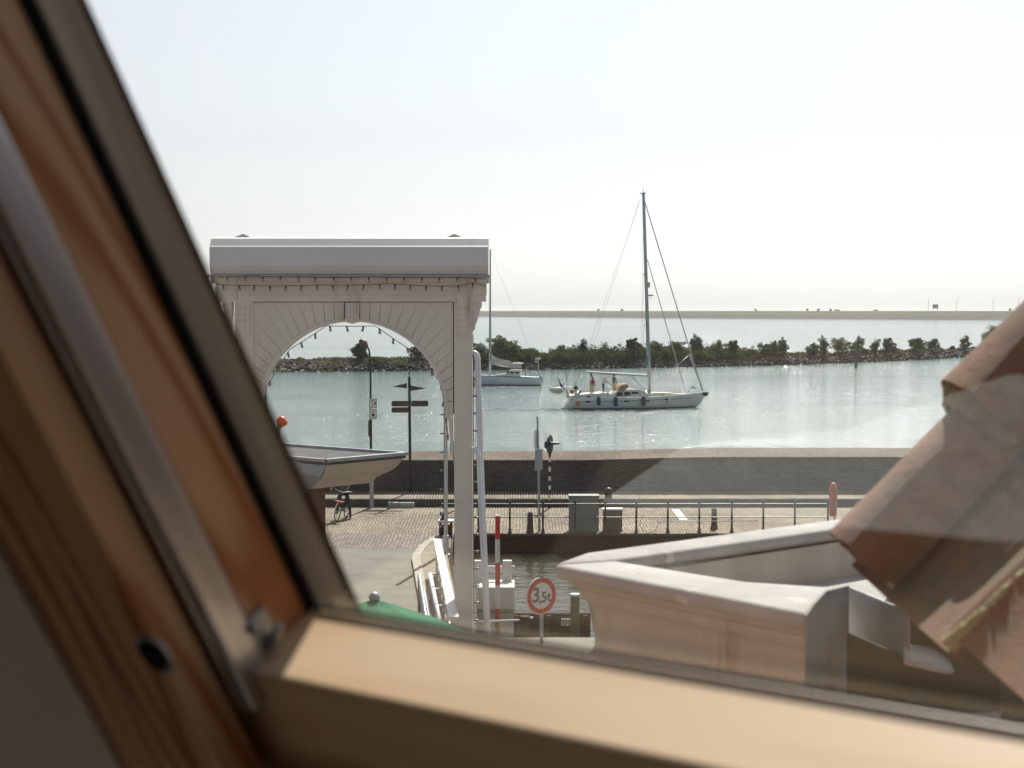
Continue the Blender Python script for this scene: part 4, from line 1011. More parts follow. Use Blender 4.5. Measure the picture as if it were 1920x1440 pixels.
# ------------------------------------------------------------------ cyclist
def person(name, label, base, yaw, joints, cols, group=None, scale=1.0, cat='person'):
    """joints: overrides of the default standing skeleton (metres, x right, y forward, z up)"""
    J = dict(pelvis=(0,0,.95), belly=(0,0,1.1), chest=(0,0,1.3), neck=(0,0,1.48), head=(0,.015,1.62), crown=(0,.01,1.72),
             shL=(-.18,0,1.42), elL=(-.24,.02,1.13), wrL=(-.23,.10,.90), haL=(-.22,.14,.82),
             shR=(.18,0,1.42), elR=(.24,.02,1.13), wrR=(.23,.10,.90), haR=(.22,.14,.82),
             hiL=(-.09,0,.9), knL=(-.10,.02,.5), anL=(-.11,0,.09), toL=(-.12,.17,.04),
             hiR=(.09,0,.9), knR=(.10,.02,.5), anR=(.11,0,.09), toR=(.12,.17,.04))
    J.update(joints)
    names = list(J); idx = {n: i for i, n in enumerate(names)}
    E_ = [('pelvis','belly'),('belly','chest'),('chest','neck'),('neck','head'),('head','crown'),('chest','shL'),('shL','elL'),('elL','wrL'),('wrL','haL'),
          ('chest','shR'),('shR','elR'),('elR','wrR'),('wrR','haR'),('pelvis','hiL'),('hiL','knL'),('knL','anL'),('anL','toL'),('pelvis','hiR'),('hiR','knR'),('knR','anR'),('anR','toR')]
    Rr = dict(pelvis=(.14,.10), belly=(.13,.09), chest=(.15,.10), neck=(.055,.055), head=(.085,.095), crown=(.06,.07), sh=(.06,.06), el=(.042,.042), wr=(.03,.03), ha=(.04,.02), hi=(.09,.09), kn=(.058,.058), an=(.042,.042), to=(.04,.03))
    me = bpy.data.meshes.new('body'); me.from_pydata([J[n] for n in names], [(idx[a], idx[b]) for a, b in E_], [])
    o = bpy.data.objects.new('body', me); C.objects.link(o)
    md = o.modifiers.new('skin', 'SKIN'); sv = me.skin_vertices[0].data
    for n in names: sv[idx[n]].radius = Rr[n if n in Rr else n[:2]]; sv[idx[n]].use_root = (n == 'pelvis')
    s2 = o.modifiers.new('sub', 'SUBSURF'); s2.levels = 1; s2.render_levels = 1
    dg = bpy.context.evaluated_depsgraph_get(); m2 = bpy.data.meshes.new_from_object(o.evaluated_get(dg))
    C.objects.unlink(o); bpy.data.objects.remove(o)
    for k in ('skin','top','legs','shoe','hair'): m2.materials.append(M[cols[k]])
    def seg(p):
        best = None
        for a, b_ in E_:
            A_, B_ = V(J[a]), V(J[b_]); ab = B_-A_; q = max(0, min(1, (p-A_).dot(ab)/max(ab.length_squared,1e-9))); d = (p-(A_+ab*q)).length
            if best is None or d < best[0]: best = (d, a, b_, q)
        return best[1:]
    for f in m2.polygons:
        a, b_, q = seg(f.center); k = 0
        if b_[:2] == 'to': k = 3
        elif b_[:2] == 'kn' or a == 'pelvis' and b_[:2] == 'hi' or (a == 'pelvis' and q < .2): k = 2
        elif b_[:2] == 'an': k = 2 if cols.get('long') or q < .12 else (3 if q > .93 else 0)
        elif b_ in ('belly','chest') or b_[:2] == 'sh' or (b_ == 'neck' and q < .6): k = 1
        elif b_[:2] == 'el': k = 1 if (q < .6 or cols.get('sleeves')) else 0
        elif b_[:2] == 'wr' and cols.get('sleeves'): k = 1
        elif b_ == 'crown' or (b_ == 'head' and False): k = 4
        if k == 0 and b_ in ('head','crown') and f.center.y < V(J['head']).y-.02 and f.center.z > J['head'][2]-.06: k = 4
        f.material_index = k
    m2.shade_smooth(); m2.name = 'body'
    mt = Matrix.Translation(V(base)) @ Matrix.Rotation(yaw, 4, 'Z') @ Matrix.Scale(scale, 4)
    t = thing(name, label, cat, base, group)
    m2.transform(ident(t).inverted() @ mt)
    ob = bpy.data.objects.new('body', m2); C.objects.link(ob); ob.parent = t; WM[ob.name] = ident(t)
    hd_ = V(J['head'])
    nose = MB().ball(hd_+V((0,.10,-.01)), .018, 6).ball(hd_+V((-.088,.0,-.01)), .022, 6, (.5,1,1)).ball(hd_+V((.088,.0,-.01)), .022, 6, (.5,1,1))
    nose.xf(mt); build(nose, 'nose_and_ears', M[cols['skin']], t, smooth='full')
    hr_ = MB().ball(hd_+V((0,-.018,.045)), .105, 10, (.95,1,.9)); hr_.xf(mt); build(hr_, 'hair' if cols['hair'] == 'hair' else 'cap', M[cols['hair']], t, smooth='full')
    for sd, s_ in (('L',-1),('R',1)):
        wr, ha = V(J['wr'+sd]), V(J['ha'+sd]); d = (ha-wr).normalized(); sdv = d.cross(V((0,0,1))).normalized() if abs(d.z) < .9 else V((0,1,0))
        fg = MB()
        for k, ln in ((-1.5,.055),(-.5,.07),(.5,.066),(1.5,.05)):
            b0 = ha+sdv*k*.017; fg.tube([b0-d*.02, b0+d*ln*.5, b0+d*ln*.8+V((0,0,-.015))], [.009,.008,.007], 5)
        fg.tube([wr.lerp(ha,.4), wr.lerp(ha,.6)+sdv*.045, ha+sdv*.05+d*.02], [.011,.010,.008], 5)
        fg.xf(mt); build(fg, 'fingers', M[cols['skin']], t, smooth='full')
    return t
# bicycle seen nearly head on
BB = onz(640, 974, QZ); BB.z = QZ
bk = thing('bicycle', 'dark bicycle with white front mudguard and red carrier ridden on the quay', 'bicycle', BB)
bm_ = Matrix.Translation(BB) @ Matrix.Rotation(radians(168), 4, 'Z') @ Matrix.Rotation(radians(-9), 4, 'Y')   # x side, y forward
def bw(y, name='wheel'):
    m_ = MB(); rs = []
    for q in range(33):
        a = 2*pi*q/32; rs.append([V((cos(b_)*.018, y+cos(a)*(.33+sin(b_)*.018), .35+sin(a)*(.33+sin(b_)*.018))) for b_ in [2*pi*k/6 for k in range(6)]])
    m_.loft(rs, cap=False)
    m_.xf(bm_); w_ = build(m_, name, M['black'], bk, smooth='full')
    s_ = MB()
    for q in range(12):
        a = 2*pi*q/12; s_.tube([(0,y,.35),(0,y+cos(a)*.32,.35+sin(a)*.32)], .003, 4)
    s_.tube([(-.05,y,.35),(.05,y,.35)], .02, 6); s_.xf(bm_); build(s_, 'spokes', M['galv'], w_)
bw(.53); bw(-.53)
def bt(pts, r, name, m, n=8):
    m_ = MB().tube(pts, r, n); m_.xf(bm_); build(m_, name, m, bk, smooth='full')
bt([(0,.53,.35),(0,.42,.75),(0,.38,.95)], .02, 'fork', M['dark']); bt([(0,.40,.82),(0,.0,.32),(0,-.53,.35)], .02, 'frame', M['dark'])
bt([(0,.0,.32),(0,-.16,.85)], .02, 'seat_tube', M['dark']); bt([(0,.41,.8),(0,-.12,.62)], .018, 'top_tube', M['dark'])
bt([(-.30,.22,1.05),(-.24,.34,1.06),(0,.38,1.0),(.24,.34,1.06),(.30,.22,1.05)], .015, 'handlebar', M['galv'])
bt([(0,.53+cos(radians(a))*.375,.35+sin(radians(a))*.375) for a in range(10, 150, 14)], .022, 'mudguard', M['white2'])
m_ = MB().loft([[V((x,y,z)) for x, y, z in ((-.08,-.28,.88),(.08,-.28,.88),(.08,-.28,.93),(-.08,-.28,.93))],[V((x,y,z)) for x, y, z in ((-.02,.0,.88),(.02,.0,.88),(.02,.0,.91),(-.02,.0,.91))]]); m_.xf(bm_); build(m_, 'saddle', M['black'], bk)
m_ = MB().bevbox((-.16,.50,.70),(.16,.72,.74), .01); m_.xf(bm_); build(m_, 'front_carrier', M['red'], bk)
bt([(-.14,.0,.32),(-.08,.0,.32),(.08,.0,.32),(.14,.0,.32)], .02, 'pedals', M['dark'])
person('person', 'cyclist in dark trousers standing astride a bicycle, mostly hidden by the cornice', BB+V((0,.1,0)), radians(168),
       dict(pelvis=(-.06,-.12,.93), hiL=(-.15,-.10,.90), knL=(-.28,.0,.5), anL=(-.32,-.02,.09), toL=(-.34,.15,.04), hiR=(.03,-.10,.9), knR=(.12,.15,.62), anR=(.15,.02,.25), toR=(.15,.16,.2),
            belly=(-.04,-.10,1.08), chest=(-.02,-.02,1.28), neck=(0,.03,1.46), head=(0,.06,1.6), crown=(0,.06,1.7), shL=(-.2,0,1.38), shR=(.18,0,1.38), elL=(-.3,.1,1.15), elR=(.28,.1,1.15), wrL=(-.28,.2,1.07), wrR=(.28,.2,1.07), haL=(-.28,.26,1.06), haR=(.28,.26,1.06)),
       dict(skin='skin', top='shirt_g', legs='jeans', shoe='shoe', hair='hair', long=True))

# ------------------------------------------------------------------ large sailboat
def boat_frame(px0, D0, yaw):
    o = V(((px0-960)/FPX*D0, D0, 0)); mt = Matrix.Translation(o) @ Matrix.Rotation(yaw, 4, 'Z')
    return mt
def inv_at(mt, px, py, Y=0.0):        # boat-frame point with lateral offset Y seen at px, py
    o = V((0,0,EYE)); d = ray(px, py); im = mt.inverted(); oo = im @ o; dd = (im.to_3x3() @ d)
    q = (Y-oo.y)/dd.y; return oo+dd*q
BM = boat_frame(1055, 147.5, radians(10))
boat = thing('sailboat', 'large white sailing yacht under motor with tall bare mast and blue fenders', 'sailboat', matrix=BM)
def g(px, py, Y=0.0): return inv_at(BM, px, py, Y)
def bbuild(mb, name, m, parent=boat, smooth='full', **k):
    return build(mb, name, m, parent, world=False, smooth=smooth, **k)
L0 = g(1055,766).x; L1 = g(1322,740).x
def st(px): return g(px, 760).x
stations = []   # px, half beam, sheer y px (near side), keel z, waterline half beam factor
for px, hb, sy, kz in ((1053.5,.7,765.3,.02),(1057,1.0,762.5,-.1),(1064,1.3,755.5,-.2),(1071,1.45,747.6,-.3),(1080,1.6,746.8,-.4),(1110,1.9,746.5,-.5),(1150,2.05,746,-.5),(1190,2.0,745.3,-.5),(1225,1.75,744,-.5),(1255,1.35,742.2,-.5),(1280,.92,740,-.4),(1300,.5,737.8,-.2),(1314,.2,736,.45),(1321,.05,735,1.15)):
    X = st(px); zt = g(px, sy, -hb).z
    ring = []
    for k in range(9):
        a = k/8; 
        wz = kz+(zt-kz)*a
        w_ = hb*(.0 if k == 0 else (.55, .80, .90,.95,.975,.99,1.0,1.0)[k-1])
        if px > 1290: w_ = hb*(.1+.9*a)
        ring.append((w_, wz))
    sec = [V((X+(0 if px < 1300 else 0), -w_, z)) for w_, z in ring]+[V((X, w_, z)) for w_, z in reversed(ring)]
    stations.append(sec)
bbuild(MB().loft(stations), 'hull', M['gel'])
# stripes
def along(pxs, f, r, name, m, n=6):
    bbuild(MB().tube([f(px) for px in pxs], r, n), name, m)
def side(px, z, out=.015):
    for (p0, s0), (p1, s1) in zip(HB, HB[1:]):
        if p0 <= px <= p1: hb = s0+(s1-s0)*(px-p0)/(p1-p0)
    return V((st(px), -hb-out, z))
HB = [(1056,.55),(1064,1.25),(1075,1.55),(1110,1.9),(1150,2.05),(1190,2.0),(1225,1.75),(1255,1.35),(1280,.92),(1300,.5),(1314,.2),(1321,.05)]
nb = mat('navy_stripe', (.05,.07,.12), .4)
along([1075,1100,1130,1160,1190,1225,1255,1280,1295], lambda px: side(px, .72+(px-1075)/220*.22, 0), .022, 'cove_stripe', nb)
along([1070,1100,1130,1160,1190,1225,1255,1280,1298], lambda px: side(px, .12, -.03)+V((0, .0, 0)), .06, 'boot_stripe', nb)
along([1066,1110,1150,1190,1225,1255,1280,1300,1314,1320], lambda px: V((st(px), -dict(HB)[px] if px in dict(HB) else side(px,0,0).y, g(px,{1066:747.8,1110:746.3,1150:745.8,1190:745,1225:743.8,1255:742,1280:739.8,1300:737.5,1314:735.7,1320:734.8}[px], -1).z+.02)), .035, 'toe_rail', M['deck'])
for px, yy in ((1095,753.3),(1165,752.2),(1203,751.2),(1241,749.2)):
    p = side(px, g(px, yy, -1.9).z, .012); bbuild(MB().bevbox((p.x-.24,p.y-.02,p.z-.08),(p.x+.24,p.y+.02,p.z+.07), .015), 'portlight', M['boatglass'], smooth=False)
# deck house and coachroof
def house(prof, hw, name, m, taper=.82):
    rings = []
    pts = [g(x, y) for x, y in prof]
    a = [V((p.x, -hw, p.z)) for p in pts]; zmin = min(p.z for p in pts)
    b_ = [V((p.x, hw, p.z)) for p in pts]
    mid0 = [V((p.x, -hw*(taper if p.z > zmin+.2 else 1), p.z)) for p in pts]; mid1 = [V((p.x, hw*(taper if p.z > zmin+.2 else 1), p.z)) for p in pts]
    return bbuild(MB().loft([mid0, mid1]), name, m, smooth=True)
house([(1066,747),(1066,741),(1085,738.5),(1110,737),(1128,735.5),(1135,735.5),(1140,739),(1200,741),(1204,746)], 1.35, 'aft_deck', M['deck'], .9)
house([(1140,744),(1144,738),(1152,732.5),(1165,729.5),(1188,729.2),(1200,731.5),(1211,739.5),(1213,743)], 1.35, 'deckhouse', M['deck'], .78)
house([(1208,743),(1210,737.5),(1225,735.5),(1255,736.5),(1275,739),(1284,741)], .95, 'coachroof', M['deck'], .8)
for poly in ([(1155.5,741.5),(1157.5,735.8),(1168,735.0),(1168.5,743)],[(1171,743),(1170.5,735),(1181,734.6),(1186,743.2)],[(1188.5,743.2),(1183.5,734.6),(1195,734.6),(1207,741)]):
    pts = [g(x, y, -1.30) for x, y in poly]
    bbuild(MB().prism([V((p.x,-1.36+.27*min(1,max(0,(p.z-1.1)/.8)),p.z)) for p in pts], (0,.05,0)), 'deckhouse_window', M['boatglass'], smooth=False)
for px in (1103,1122,1155):
    p = g(px, 743.5, -1.36); bbuild(MB().bevbox((p.x-.17,-1.42,p.z-.06),(p.x+.17,-1.36,p.z+.06), .01), 'cockpit_port', M['boatglass'], smooth=False)
# spray hood
sh = [g(1152,733), g(1157,722), g(1163,718.5), g(1171,717.6), g(1174.5,721.5), g(1166,728), g(1161,733.5)]
bbuild(MB().loft([[V((p.x, y*.95, p.z - (.12 if abs(y) > .9 else 0))) for p in sh] for y in (-1.15,-.95,0,.95,1.15)]), 'spray_hood', M['tan'], smooth=True)
bbuild(MB().prism([V((p.x,-.9,p.z)) for p in (g(1171,718), g(1183,729), g(1168,730))], (0,1.8,0)), 'spray_hood_screen', M['bglass'], smooth=False)
# mast, boom, stays
mt0, mt1 = g(1218,741), g(1206.5,363)
def ell(p, a, b_, n=12): return [p+V((cos(2*pi*k/n)*a, sin(2*pi*k/n)*b_, 0)) for k in range(n)]
bbuild(MB().loft([ell(mt0,.20,.13), ell(mt0.lerp(mt1,.5),.165,.12), ell(mt0.lerp(mt1,.9),.15,.10), ell(mt1,.13,.09)]), 'mast', M['alu'])
mast = [o for o in boat.children if o.name.startswith('mast')][0]
bbuild(MB().box(mt1+V((-.3,-.06,0)), mt1+V((.2,.06,.08))).tube([mt1, mt1+V((0,0,.45))], .02, 5).tube([mt1+V((.1,0,0)), mt1+V((.3,0,.25))], .015, 5), 'masthead', M['dark'], mast)
bm0, bm1 = g(1213,703.5), g(1098,697)
bbuild(MB().loft([[bm0+V((0,y,z)) for y, z in ((-.09,-.12),(.09,-.12),(.11,.02),(0,.09),(-.11,.02))],[bm0.lerp(bm1,.6)+V((0,y,z)) for y, z in ((-.09,-.15),(.09,-.15),(.10,.02),(0,.08),(-.10,.02))],[bm1+V((0,y,z)) for y, z in ((-.06,-.06),(.06,-.06),(.08,.05),(0,.1),(-.08,.05))]]), 'boom', mat('boom_paint', (.36,.37,.38), .55, col2=(.3,.31,.32), scale=2), smooth=True)
def stay(p, q, r, name='stay', m='wire', n=5): return bbuild(MB().tube([p, q], r, n), name, M[m])
bow = g(1317,733)
stay(g(1208,375), bow, .050, 'furled_forestay', 'alu', 8); stay(g(1292,665), g(1317,729), .065, 'furled_forestay', 'alu', 8)
stay(g(1214,487), g(1285,734), .040, 'inner_forestay', 'alu', 8)
stay(g(1201,372), g(1072,742,-.9), .010, 'backstay'); stay(g(1201,372), g(1082,742,.9), .010, 'backstay')
for sy, fr in ((-1,.62),(1,.62),(-1,.36),(1,.36),(-1,1),(1,1)):
    q = mt0.lerp(mt1, fr*.97)
    sp = V((q.x-.1, sy*(.95 if fr > .5 else 1.25), q.z))
    if fr < 1:
        bbuild(MB().tube([q, sp], [.05,.03], 6), 'spreader', M['alu'], mast); 
    top = mt0.lerp(mt1, min(1, fr+.25)); mid = V((mt0.x-.35, sy*1.6, 1.2)) 
    bbuild(MB().tube([mt0.lerp(mt1, min(.97, fr+.12)), V((mt0.lerp(mt1,.6).x-.1, sy*(1.0), mt0.lerp(mt1,.5*fr).z)), mid], .010, 4), 'shroud', M['wire'])
stay(g(1184,706), g(1210,733), .05, 'vang', 'alu', 6); stay(g(1290,668), g(1258,695), .04, 'whisker_pole', 'alu', 6); stay(g(1258,695), g(1224,719), .012, 'pole_line')
# mast instruments
p = g(1213.5,535); bbuild(MB().bevbox(p+V((0,-.12,-.22)), p+V((.25,.12,.3)), .03), 'steaming_light', M['canvas'], mast)
p = g(1217,554); bbuild(MB().lathe(p+V((.15,0,0)), [(.2,-.06),(.26,-.03),(.26,.05),(.2,.09)], 14), 'radar_dome', M['canvas'], mast)
p = g(1214,559); bbuild(MB().box(p, p+V((.4,.04,.04))), 'bracket', M['alu'], mast)
pts = [g(1203,687.5), g(1214,687), g(1213,665)]
bbuild(MB().prism([V((p.x,-.25,p.z)) for p in pts], (0,.03,0)), 'steadying_sail', mat('grey_sailcloth', (.25,.27,.28), .8), smooth=False)
# stern arch, flag, wind instruments
bbuild(MB().tube([g(1066,744,-.9), g(1062,728,-.9), g(1060,727,.0), g(1062,728,.9), g(1066,744,.9)], .10, 8).tube([g(1062,728,-.3), g(1050,726.5,-.3)], .05, 6).tube([g(1062,728,.4), g(1050,726.5,.4)], .05, 6), 'stern_arch', M['deck'])
bbuild(MB().tube([g(1063,727,-.6), g(1062.8,700,-.6)], .025, 5).tube([g(1061.5,709,-.6), g(1064,709,-.6)], .03, 5), 'antenna', M['dark'])
bbuild(MB().tube([g(1071,744,.6), g(1080,695,.6)], .012, 5), 'antenna', M['dark'])
fs0, fs1 = g(1050.5,725.5,-1.0), g(1043.8,700,-1.0)
fl = bbuild(MB().tube([fs0, fs1], .02, 6), 'flagstaff', M['deck'])
for k, (m_, nm) in enumerate(((mat('flag_red', (.42,.03,.04), .8),'red_stripe'),(M['sign'],'white_stripe'),(mat('flag_blue', (.04,.08,.3), .8),'blue_stripe'))):
    poly0 = [(1044,702),(1047.5,711),(1055.5,722),(1050.5,725)]
    def fp_(u_, v_):   # u along hoist (top->bottom), v along drooping fly
        hx = 1044+(1050.5-1044)*u_; hy = 701+(725-701)*u_
        return (hx+ v_*(2+7*u_**1.2), hy+v_*(7*(1-u_)+1.5))
    mb = MB(); rings = []
    u0, u1 = k/3, (k+1)/3
    for v_ in [q/6 for q in range(7)]:
        wob = sin(v_*7)*.09
        # stripes run lengthwise along the fly but the flag hangs, so they lean
        x0_, y0_ = fp_(u0, v_); x1_, y1_ = fp_(u1, v_)
        rings.append([g(x0_, y0_, -1.0+wob), g(x1_, y1_, -1.0+wob), g(x1_, y1_, -1.02+wob), g(x0_, y0_, -1.02+wob)])
    mb.loft(rings); bbuild(mb, nm, m_, fl, smooth=False)
# stern kit
p = g(1082,739,-1.1); bbuild(MB().bevbox(p+V((-.24,-.3,-.5)), p+V((.24,.3,.12)), .04), 'liferaft_canister', M['canvas'])
p = g(1080,727,-1.0); bbuild(MB().ball(p, .24, 10, (1,.8,.8)).tube([p+V((0,0,-.5)), p+V((0,0,.5))], .05, 6), 'outboard_motor', M['dark'])
p = g(1073,734,-1.2); bbuild(MB().lathe(p, [(.18,-.04),(.22,0),(.18,.04)], 12, 'Y'), 'lifebuoy', M['pinkred'])
for px in (1088,): p = g(px,735,-1.2); bbuild(MB().bevbox(p+V((-.1,-.1,-.1)), p+V((.1,.1,.1)), .02), 'winch', M['dark'])
# pushpit, stanchions, lifelines, pulpit
lf_ = []
for px in (1068,1085,1105,1130,1155,1180,1205,1235,1247,1263,1270,1284):
    q = side(px, g(px, 745.5 if px < 1200 else 745-(px-1200)*.06, -1.5).z, -.08); top = q+V((0,0,.62)); lf_.append(top)
    bbuild(MB().tube([q, top], .018, 5), 'stanchion', M['galv'])
bbuild(MB().tube(lf_, .009, 4), 'lifeline', M['wire']); bbuild(MB().tube([p-V((0,0,.3)) for p in lf_], .008, 4), 'lifeline', M['wire'])
bbuild(MB().tube([V((p.x,-p.y,p.z)) for p in lf_], .009, 4), 'lifeline', M['wire'])
pu = [g(1288,740,-.75), g(1296,727,-.7), g(1310,725.5,-.3), g(1316,726,0), g(1310,725.5,.3), g(1296,727,.7), g(1288,740,.75)]
bbuild(MB().tube(pu, .03, 6).tube([g(1303,737,-.4), g(1303,726.3,-.4)], .025, 6), 'pulpit', M['galv'])
bbuild(MB().ball(g(1298,726,-.7), .12, 6).ball(g(1302,727,-.5), .12, 6), 'bow_lights', M['dark'])
bbuild(MB().obox(g(1322,737.5), V((.28,0,.0)), V((0,.16,0)), V((.03,0,.12))).tube([g(1317,736), g(1326,742)], .07, 6).tube([g(1319,742), g(1326,741.5), g(1325,736)], .06, 6), 'anchor', M['dark'])
# fenders hang from the rail: things of their own
def fender(px, y0, y1, w_, m, label):
    a = side(px, g(px, y0, -2).z, .2); b_ = side(px, g(px, y1, -2).z, .2); aw, bw_ = BM @ a, BM @ b_
    t = thing('fender', label, 'fender', bw_, 'fenders hung from the large yacht')
    pts = [aw, aw.lerp(bw_, .08), aw.lerp(bw_, .2), aw.lerp(bw_, .85), aw.lerp(bw_, .95), bw_]
    build(MB().tube(pts, [.05,w_*.7,w_,w_,w_*.7,.05], 12), 'body', m, t, smooth='full')
    build(MB().tube([aw, aw+V((0,.1,.35))], .015, 4), 'rope', M['canvas'], t)
fender(1113,743.5,760,.16,M['navy'],'small navy fender below the two standing people at the stern of the big yacht')
fender(1143.8,743,761.5,.19,M['navy'],'thick navy fender amidships below the person in white shirt')
fender(1195.5,743,761,.19,M['navy'],'navy fender below the dark deckhouse windows')
fender(1245.5,742,759.5,.11,M['gel'],'slim white fender on the forward hull of the big yacht')
p = BM @ side(1075.5, g(1075.5,756.5,-1.6).z, .25); t = thing('fender', 'round orange ball fender on the stern quarter of the big yacht', 'fender', p, 'fenders hung from the large yacht')
build(MB().ball(p, .21, 14, (1,1,1.1)), 'body', mat('faded_orange', (.62,.2,.1), .5), t, smooth='full')
# dinghy
dp = BM @ g(1044.5,730.5,0); t = thing('dinghy', 'grey inflatable dinghy hanging from the stern arch of the big yacht', 'dinghy', dp)
rings = []
for q, (w_, h_) in zip([i/10 for i in range(11)], ((.15,.1),(.5,.22),(.8,.30),(.95,.34),(1.0,.36),(1.0,.38),(1.0,.4),(.95,.36),(.85,.3),(.6,.2),(.2,.1))):
    yy = (q-.5)*1.4; rings.append([V(((-.72+1.44*q), cos(a)*w_, sin(a)*h_*(.65 if sin(a) > 0 else 1))) for a in [2*pi*k/12 for k in range(12)]])
mb = MB().loft(rings); mb.xf(Matrix.Translation(dp)); build(mb, 'tube_hull', M['canvas'], t, smooth='full')
mb = MB().tube([V((-.7,-.9,.12)), V((-.2,-1.02,.16)), V((.4,-1.0,.16)), V((.72,-.7,.1))], .03, 6); mb.xf(Matrix.Translation(dp)); build(mb, 'grab_rope', M['dark'], t)
mb = MB().tube([V((-.5,0,.2)), V((.75,0,.55))], .02, 5).tube([V((.3,-.6,.2)), V((.8,-.3,.55))], .015, 5); mb.xf(Matrix.Translation(dp)); build(mb, 'hoist_line', M['dark'], t)
# crew
dz = g(1110,738.5).z
def crew(px, yfeet, Y, yaw, label, joints, cols, sc=.95):
    q = g(px, yfeet, Y); person('person', label, BM @ q, yaw, joints, cols, 'crew on the large yacht', sc*1.08)
crew(1108.5,738.5,.3,radians(-45),'person in white top standing behind the red shirted one on the yacht',dict(haL=(-.1,.3,1.2),wrL=(-.12,.26,1.15),elL=(-.22,.08,1.1)),dict(skin='skin',top='shirt_w',legs='shorts_b',shoe='shoe',hair='hair'),1.02)
crew(1111,739.5,-.5,radians(-30),'person in red shirt and beige shorts standing on the yacht stern',{},dict(skin='skin',top='shirt_r',legs='shorts_b',shoe='shoe',hair='hair'),.86)
crew(1131,738,-.4,radians(-70),'person in white shirt and dark shorts leaning forward on the yacht',dict(chest=(0,.10,1.26),neck=(0,.17,1.41),head=(0,.21,1.53),crown=(0,.22,1.62),shL=(-.17,.13,1.36),shR=(.17,.13,1.36),elL=(-.22,.32,1.12),elR=(.22,.3,1.14),wrL=(-.16,.50,.93),wrR=(.18,.5,.95),haL=(-.13,.6,.85),haR=(.15,.6,.88)),dict(skin='skin',top='shirt_w',legs='shorts_d',shoe='shoe',hair='shirt_w'),.9)
crew(1151,738,.0,radians(-45),'dark clad person standing at the tan spray hood of the yacht',dict(elL=(-.24,.12,1.12),wrL=(-.2,.34,1.05),haL=(-.18,.42,1.04)),dict(skin='skin',top='shirt_g',legs='shorts_b',shoe='shoe',hair='hair'),.98)
# bow wave and wake foam, real low ridges
foam = MB(); rnd = random.Random(3)
for i in range(120):
    px = rnd.uniform(1050, 1310); p = BM @ side(min(1318,max(1057,px)), 0, rnd.uniform(.1,.9)); r = rnd.uniform(.03,.09)
    if noise.noise(V((px*.05,0,0))) < 0: continue
    foam.obox(V((p.x,p.y,.02)), (r*rnd.uniform(1,4),0,0), (0,r,0), (0,0,.02))
for i in range(160):
    p = V(((1056-960)/FPX*147-rnd.uniform(0,9), 147+rnd.gauss(0,1.2), .02)); r = rnd.uniform(.02,.06); foam.obox(p, (r*rnd.uniform(2,6),0,0), (0,r,0), (0,0,.012))
for i in range(160):
    D = 190; p = V(((rnd.uniform(900,1100)-960)/FPX*D, D-.9+rnd.gauss(0,.8), .02)); r = rnd.uniform(.03,.07); foam.obox(p, (r*rnd.uniform(2,6),0,0), (0,r,0), (0,0,.015))
build(foam, 'foam', M['sign'], None, kind='stuff', label='white flecks of foam on the water along the moving boats')

# ------------------------------------------------------------------ small sailboat behind
BM2 = boat_frame(1016, 192, radians(180-6))
b2 = thing('sailboat', 'smaller pale blue sailboat with crumpled lowered sail half hidden by the portal column', 'sailboat', matrix=BM2)
def g2(px, py, Y=0.0): return inv_at(BM2, px, py, Y)
def b2b(mb, name, m, parent=b2, smooth='full'): return build(mb, name, m, parent, world=False, smooth=smooth)
st2 = []
for px, hb, sy, kz in ((1016,1.1,709,-.1),(1011,1.35,708,-.4),(985,1.6,707.4,-.5),(950,1.65,706.4,-.5),(920,1.4,705.4,-.5),(895,1.0,704,-.4),(872,.5,702,-.2),(858,.1,700.5,.9)):
    X = g2(px,715).x; zt = g2(px,sy,hb).z; sec = []
    for k in range(8):
        a = k/7; w_ = hb*(0,.6,.84,.93,.97,.99,1,1)[k] if px > 880 else hb*(.1+.9*a); sec.append((w_, kz+(zt-kz)*a))
    st2.append([V((X,w_,z)) for w_, z in sec]+[V((X,-w_,z)) for w_, z in reversed(sec)])
b2b(MB().loft(st2), 'hull', M['gel2'])
b2b(MB().tube([g2(1015,708.6,1.15), g2(985,707.2,1.6), g2(950,706.2,1.65), g2(920,705.2,1.4), g2(895,703.8,1.0), g2(860,700.6,.1)], .05, 6), 'rubbing_strake', M['fence'])
b2b(MB().tube([g2(1013,722,1.25), g2(985,722,1.62), g2(950,721.7,1.66), g2(920,721.4,1.4), g2(895,721.2,1.0)], .05, 6), 'waterline_stripe', nb)
def h2(prof, hw, name, m, tp=.85):
    pts = [g2(x, y) for x, y in prof]; z0 = min(p.z for p in pts)
    b2b(MB().loft([[V((p.x, s_*hw*(tp if p.z > z0+.2 else 1), p.z)) for p in pts] for s_ in (-1,1)]), name, m, smooth=True)
h2([(927,706),(930,702.5),(948,700),(952,699),(975,706)], .95, 'coachroof', M['deck'])
h2([(948,706),(951,699),(956,693.5),(978,693),(976,706)], 1.0, 'deckhouse', M['gel'])
for x0, x1, y0, y1 in ((957,963,697,700.5),(966,973,697,700.5)):
    a, b_ = g2(x0,y1,.9), g2(x1,y0,.9); b2b(MB().box((min(a.x,b_.x),.86,a.z),(max(a.x,b_.x),.93,b_.z)), 'deckhouse_window', M['boatglass'], smooth=False)
a = [g2(951,699.5), g2(954,694.8), g2(956,694.8), g2(954.5,699.5)]; b2b(MB().prism([V((p.x,.9,p.z)) for p in a], (0,.05,0)), 'deckhouse_window', M['boatglass'], smooth=False)
m0, m1 = g2(918.5,704), g2(919.5,468)
b2b(MB().tube([m0, m0.lerp(m1,.6), m1], [.14,.12,.08], 10), 'mast', M['alu'])
mo = [o for o in b2.children if o.name.startswith('mast')][0]
b2b(MB().tube([m1, m1+V((-.2,0,.1))], .03, 5), 'wind_vane', M['dark'], mo)
b2b(MB().tube([g2(920,683), g2(978,688)], .08, 8), 'boom', M['alu'])
